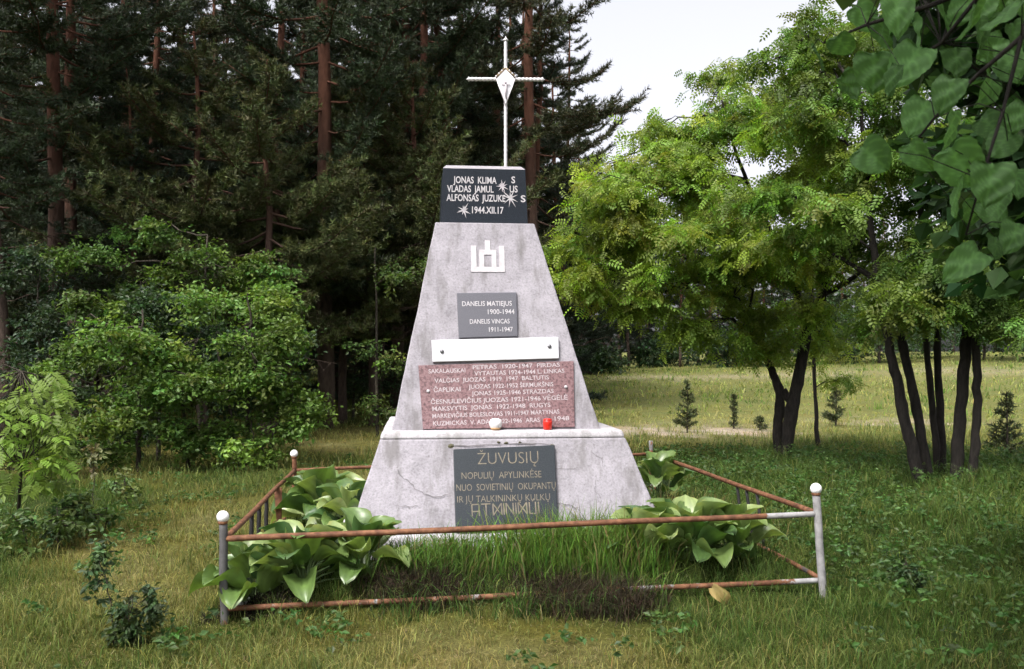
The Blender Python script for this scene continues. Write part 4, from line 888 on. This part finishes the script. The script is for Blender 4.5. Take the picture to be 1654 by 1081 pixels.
for c, r, n in ((tuple(P(1700, 190, 4.3)), (.42, .8, .85), 260), (tuple(P(1640, -60, 4.3)), (.6, .8, .32), 130), ((.9, .9, 4.5), (1.6, 1.3, .6), 190), ((3.7, 1.6, 4.6), (2.5, 2.1, 1.3), 420), ((2.9, 2.6, 4.0), (1.3, 1.2, .7), 160), ((4.6, 3.2, 4.4), (1.9, 2.0, 1.1), 300)):  # unseen cluster above the camera is added to shade the hanging leaves
    pts, dd = ell_points(c, r, n, rg); V, F, C = leaf_cloud(pts, dd, 14, .22, simple_leaf(.11, .09), (.030, .066, .022), rg); cl.add(V - b0, F); cl.C[-1] = C
o = link('crown', cl.mesh('crown', True), M['linden'], lind)

# ------------------------------------------------------------------ hostas in the bed
def hosta_leaf(L, wd, cup, droop, k=13):
    n = 10; V = []; C = []
    for i in range(n):
        t = i / (n - 1); w = wd / 2 * max(0, math.sin(math.pi * (.04 + .96 * t) ** .86)) ** .46
        if i == n - 1: w = .004
        zc = .16 * L * math.sin(t * 2.4) - droop * L * t * t
        for j in range(k):
            s = (j / (k - 1) * 2 - 1); x = t * L - .12 * L * abs(s) * (1 - t) ** 2
            rib = .0045 * math.cos(s * math.pi * 6) * math.sin(math.pi * t)
            V.append((x, s * w, zc + cup * w * s * s + rib + .016 * math.sin(t * 8 + s * 3) * s * s))
            C.append(A(1, 1, 1) * (1.0 + .22 * (abs(s) > .9) - .16 * (j % 2 == 0) + .25 * (j == k // 2)) * (A(1.15, .95, .7) if (abs(s) > .9 and i in (5, 8)) else 1))
    F = [(i * k + j, (i + 1) * k + j, (i + 1) * k + j + 1, i * k + j + 1) for i in range(n - 1) for j in range(k - 1)]
    return V, F, C
HM = []
rg = np.random.default_rng(91)
for i in range(6):
    V, F, C = hosta_leaf(.22, .165 + .015 * (i % 3), .35 + .22 * (i % 3), .05 + .14 * (i % 2)); me = mesh_data('leaf', V, F, None, np.array(C), True); me.materials.append(M['hosta']); HM.append(me)
stalk_mat = simple('hosta_stalk', [(.3, (.10, .16, .06)), (.7, (.16, .22, .09))], 10, .5)
def hosta(px, py, d, R, Ht, n, label, extra=(), sc=1.0):
    b = P(px, py, d); b[2] = height(b[0], b[1]) - .02; root = thing('hosta_plant', label, 'hosta', tuple(b), 0, 'hostas in the fenced bed')
    mm = MB()
    n = int(n * 1.5)
    for i in range(n):
        f = (i + .5) / n; a = i * 2.4 + rg.normal() * .25; rr = R * (.25 + .75 * f) ; z = (Ht * (1.0 - .9 * f * f) + .03) * rg.uniform(.85, 1.1)
        out = A(math.cos(a), math.sin(a), 0); p = out * rr * .55 + A(0, 0, z)
        up = 1.15 - 1.2 * f + rg.normal() * .28
        X = unit(out + A(0, 0, up)); Z = unit(A(0, 0, 1) - out * up * .6 + rg.normal(size=3) * .22); Y = unit(np.cross(Z, X)); Z = np.cross(X, Y)
        o = link('leaf', HM[i % 6], None, root); o.matrix_local = Matrix.Translation(Vector(p)) @ Matrix(np.stack([X, Y, Z], 1).tolist()).to_4x4() @ Matrix.Scale(float(sc * rg.uniform(.8, 1.15)), 4)
        mm.tube([out * .02, p * .6 + A(0, 0, z * .12), p + X * .02], (.007, .006, .004), 5, False)
    link('stalks', mm.mesh('stalks', sm=True), stalk_mat, root); return root
hosta(412, 978, 5.24, .32, .13, 16, 'broad-leaved hosta in the front left fence corner')
hosta(490, 965, 5.30, .36, .17, 18, 'large hosta rosette behind the front rail, right of the corner one')
hosta(585, 955, 5.40, .26, .17, 12, 'narrow hosta beside the grass at the left foot of the plinth')
hosta(528, 835, 7.3, .40, .22, 18, 'tall hosta clump at the back left by the fence side', sc=1.25)
hosta(565, 850, 6.9, .28, .20, 12, 'hosta against the left slope of the pedestal', sc=1.1)
hosta(1110, 930, 5.72, .42, .15, 18, 'large pale hosta at the front right of the bed', sc=1.15)
hosta(1185, 935, 5.75, .26, .16, 11, 'low hosta near the right end of the front rail')
hosta(1045, 920, 5.65, .24, .15, 10, 'hosta at the right foot of the plinth')
hosta(1065, 810, 8.2, .28, .26, 12, 'small hosta by the back right post')
# a single dry leaf under the front rail
me = mesh_data('dry_leaf', *hosta_leaf(.15, .085, .3, .2)[:2], None, None, True)
p = P(1150, 950, 5.2)
o = link('dry_leaf', me, simple('dry_leaf', [(.3, (.16, .13, .04)), (.7, (.26, .19, .06))], 16, .6), None, tuple(p), (0.2, .9, .75), 'single brown-green leaf hanging under the front rail at right', 'leaf')
o.rotation_euler = (math.radians(70), math.radians(50), math.radians(10))

# white plastic jar in the corner
t = thing('plastic_jar', 'small white plastic jar on the ground in the front left corner', 'jar', tuple(P(393, 985, 5.15)))
mm = MB(); mm.lathe([(0, 0), (.030, 0), (.034, .004), (.034, .055), (.036, .058), (.036, .064), (.033, .066), (.031, .06), (.029, .01), (0, .01)], n=18); link('cup', mm.mesh('cup', sm=True), M['plastic'], t)
mm = MB(); mm.lathe([(.0345, .05), (.038, .051), (.038, .056), (.0355, .0565)], n=18); link('rim', mm.mesh('rim', sm=True), M['plastic'], t)

# ------------------------------------------------------------------ grass
def blades(xy, h, wd, lean, col, rg, z0=None):
    n = len(xy); z = height(xy[:, 0], xy[:, 1]) if z0 is None else z0; b = np.c_[xy, z - .01]
    a = rg.uniform(0, 6.283, n); d = np.stack([np.cos(a), np.sin(a), np.zeros(n)], -1); a2 = rg.uniform(0, 6.283, n); s = np.stack([np.cos(a2), np.sin(a2), np.zeros(n)], -1) * (wd / 2)[:, None]
    ln = (lean * rg.uniform(.2, 1.3, n))[:, None]; H = h[:, None]
    m = b + d * H * ln * .35 + A(0, 0, 1) * H * .6; t = b + d * H * ln + A(0, 0, 1) * H * (1 - .25 * ln)
    V = np.stack([b - s, b + s, m - s * .75, m + s * .75, t], 1).reshape(-1, 3)
    F = rep_faces([(0, 1, 3), (0, 3, 2), (2, 3, 4)], 5, n)
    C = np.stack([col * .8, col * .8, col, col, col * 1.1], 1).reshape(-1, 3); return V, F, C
rg = np.random.default_rng(101)
def inside_mon(x, y, m=1.11):
    c, s = math.cos(YAW), math.sin(YAW); dx, dy = x - MON[0], y - MON[1]; return (np.abs(dx * c + dy * s) < m) & (np.abs(-dx * s + dy * c) < m)
G = MB()
def lawn(n, y0, y1, hmin, hmax, w, per=10, rad=.03, keepfar=1.0):
    m = n // per; yc = y0 + (y1 - y0) * rng.random(m); xc = rng.uniform(-1, 1, m) * (.60 * yc + 1.0)
    hc = rg.uniform(.45, 1.35, m) ** 1.3; cc = rg.normal(size=m)
    sp = rad * rg.uniform(.6, 2.4, m)
    x = np.repeat(xc, per) + rg.normal(size=m * per) * np.repeat(sp, per); y = np.repeat(yc, per) + rg.normal(size=m * per) * np.repeat(sp, per)
    hc = np.repeat(hc, per); cc = np.repeat(cc, per); n = m * per
    d = dryness(x, y); s = sandy(x, y); patch = .5 + .5 * sn(x, y, 1.1, 2)
    keep = (rg.random(n) < (1 - .55 * d) * (1 - .9 * s) * (.55 + .45 * patch)) & ~inside_mon(x, y) & ((fence_mask(x, y) < .6) | (rg.random(n) < .5))
    p = np.c_[x, y][keep]; d = d[keep]; patch = patch[keep]; hc = hc[keep]; cc = cc[keep]; k = len(p)
    right = smooth(1.8, 3.5, p[:, 0]) * (1 - smooth(12, 17, p[:, 1]))
    h = rg.uniform(hmin, hmax, k) * hc * (1.2 - .5 * d) * (.6 + .7 * patch) * (1 + .35 * right)
    dr = np.clip(d + cc * .13 + rg.normal(size=k) * .18, 0, 1)[:, None]
    c = A(.056, .102, .018) * (1 - dr) + A(.235, .210, .070) * dr; c = c * (1 + .2 * rg.normal(size=(k, 1)).clip(-2, 2)) * (1 + .16 * cc[:, None].clip(-2, 2)) * (1 + .07 * rg.normal(size=(k, 3)))
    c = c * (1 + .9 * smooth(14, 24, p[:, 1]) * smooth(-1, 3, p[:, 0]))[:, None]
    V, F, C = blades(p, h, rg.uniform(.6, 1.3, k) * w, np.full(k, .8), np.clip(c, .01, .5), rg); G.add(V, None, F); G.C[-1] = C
lawn(165000, 3.2, 6.5, .025, .11, .0042, 10, .022)
lawn(110000, 6.5, 12, .04, .15, .0062, 9, .035)
lawn(80000, 12, 22, .05, .17, .011, 8, .07)
lawn(45000, 22, 55, .05, .20, .030, 8, .16)
n = 26000; y = 3.2 + 6 * rg.random(n) ** 1.3; x = rg.uniform(-1, 1, n) * (.6 * y + .8); kp = ~inside_mon(x, y) & (rg.random(n) < .3 + .7 * dryness(x, y)); x, y = x[kp], y[kp]; k = len(x)
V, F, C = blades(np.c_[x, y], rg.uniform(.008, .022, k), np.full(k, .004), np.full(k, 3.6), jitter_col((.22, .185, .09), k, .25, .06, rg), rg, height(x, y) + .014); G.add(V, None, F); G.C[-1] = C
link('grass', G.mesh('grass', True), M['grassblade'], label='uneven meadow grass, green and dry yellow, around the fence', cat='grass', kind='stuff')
# broad-leaved ground cover under the right-hand trees
n = 14000; x = rg.uniform(-6, 8.5, n); y = rg.uniform(3.9, 13.5, n); kp = (np.abs(x) < .62 * y + .8) & ((x > 1.9) | (sn(x, y, 1.5, 3) > .55)) & (rg.random(n) < .35 + .5 * (sn(x, y, 1.2, 6) > 0)) & (fence_mask(x, y) < .05); x, y = x[kp], y[kp]
cen = np.c_[x, y, height(x, y) + rg.uniform(.03, .22, len(x)) * (.6 + .4 * (x > 1.9))]
V, F, C = leaf_cloud(cen, unit(rg.normal(size=cen.shape) + A(0, 0, .6)), 9, .07, simple_leaf(.040, .025), (.050, .098, .022), rg, .1, (.6, 1.3)); gc = MB(); gc.add(V, F); gc.C[-1] = C
link('ground_cover', gc.mesh('ground_cover', True), M['broad'], label='low leafy weeds scattered through the grass, thickest under the right-hand trees', cat='weeds', kind='stuff')

# tall grass tufts and dark heather clumps of the bed
def tuft(name, label, cat, spots, h, w, lean, col, mat, seed, group=None):
    rg = np.random.default_rng(seed); mb = MB(); c0 = None
    for px, py, d, rx, ry, n in spots:
        c = P(px, py, d); c0 = c if c0 is None else c0
        m_ = n // 7 + 1; cx_ = rg.normal(c[0], rx, m_); cy_ = rg.normal(c[1], ry, m_); hh = rg.uniform(.45, 1.1, m_); xy = np.c_[np.repeat(cx_, 7) + rg.normal(size=m_ * 7) * .022, np.repeat(cy_, 7) + rg.normal(size=m_ * 7) * .022]; hh = np.repeat(hh, 7); ok = ~inside_mon(xy[:, 0], xy[:, 1], 1.10); xy = xy[ok]; hh = hh[ok]; k = len(xy)
        cc = jitter_col(col, k, .28, .12, rg); dd_ = rg.random(k) < .10; cc[dd_] = jitter_col((.17, .14, .06), int(dd_.sum()), .2, .05, rg) if mat == 'grassblade' else cc[dd_]; V, F, C = blades(xy, rg.uniform(h[0], h[1], k) * hh, rg.uniform(.7, 1.3, k) * w, lean * rg.uniform(.4, 2.0, k), cc, rg)
        mb.add(V, None, F); mb.C[-1] = C
    b = A(c0[0], c0[1], float(height(c0[0], c0[1])))
    for i in range(len(mb.V)): mb.V[i] = mb.V[i] - b
    return link(name, mb.mesh(name, True), M[mat], None, tuple(b), None, label, cat, group)
tuft('grass_tuft', 'bright green grass tuft in the bed left of the dark plaque', 'grass', [(680, 935, 5.45, .16, .10, 1700), (740, 935, 5.5, .12, .1, 1100)], (.10, .30), .007, .55, (.080, .148, .026), 'grassblade', 111)
tuft('grass_tuft', 'tall bright green grass in the bed below the dark plaque at right', 'grass', [(910, 935, 5.55, .17, .12, 2400), (990, 930, 5.6, .15, .12, 2400), (840, 935, 5.5, .1, .08, 500)], (.14, .42), .007, .5, (.088, .160, .026), 'grassblade', 112)
tuft('grass_tuft', 'green grass hanging over the lower front rail among the dark heather', 'grass', [(930, 980, 5.08, .26, .05, 420), (700, 985, 5.08, .2, .05, 260), (860, 985, 5.06, .06, .05, 140)], (.06, .24), .006, .8, (.055, .10, .022), 'grassblade', 118)
tuft('grass_tuft', 'thin yellowish grass stalks inside the right side of the fence', 'grass', [(1140, 850, 7.0, .22, .3, 260)], (.2, .42), .006, .35, (.17, .16, .055), 'grassblade', 113)
tuft('heather_clump', 'dark brown heather clump spilling through the front rail at centre right', 'heather', [(960, 985, 5.14, .16, .08, 3000), (890, 965, 5.24, .13, .08, 1800), (1010, 980, 5.18, .09, .06, 900)], (.05, .24), .0045, .9, (.034, .027, .016), 'heather', 114, 'heather clumps along the front rail')
tuft('heather_clump', 'low brown heather clump behind the front rail at centre left', 'heather', [(690, 965, 5.24, .13, .08, 2300), (640, 970, 5.22, .08, .06, 800)], (.05, .20), .0045, .8, (.034, .027, .016), 'heather', 115, 'heather clumps along the front rail')
tuft('heather_clump', 'dark twigs put in as the shading under the front left hosta', 'heather', [(420, 985, 5.12, .14, .06, 1200)], (.03, .12), .005, .6, (.024, .020, .014), 'heather', 116, 'heather clumps along the front rail')  # near-black fringe stands in for shading under the corner hosta

# a single dandelion in the grass near the right edge
p = P(1637, 792, 10.2); b = A(p[0], p[1], float(height(p[0], p[1]))); t = thing('dandelion', 'single yellow dandelion in the grass at the right edge', 'flower', tuple(b))
mm = MB(); mm.tube([(0, 0, 0), (.01, 0, .08), (0, 0, max(.1, p[2] - b[2]))], (.003, .003, .003), 5); link('stem', mm.mesh('stem', sm=True), stalk_mat, t)
mm = MB(); mm.lathe([(0, .014), (.016, .010), (.026, .004), (.020, -.002), (0, -.006)], (0, 0, max(.1, p[2] - b[2])), 10)
link('flower_head', mm.mesh('flower_head'), simple('dandelion_yellow', [(.3, (.55, .38, .02)), (.7, (.7, .5, .04))], 60, .7), t)
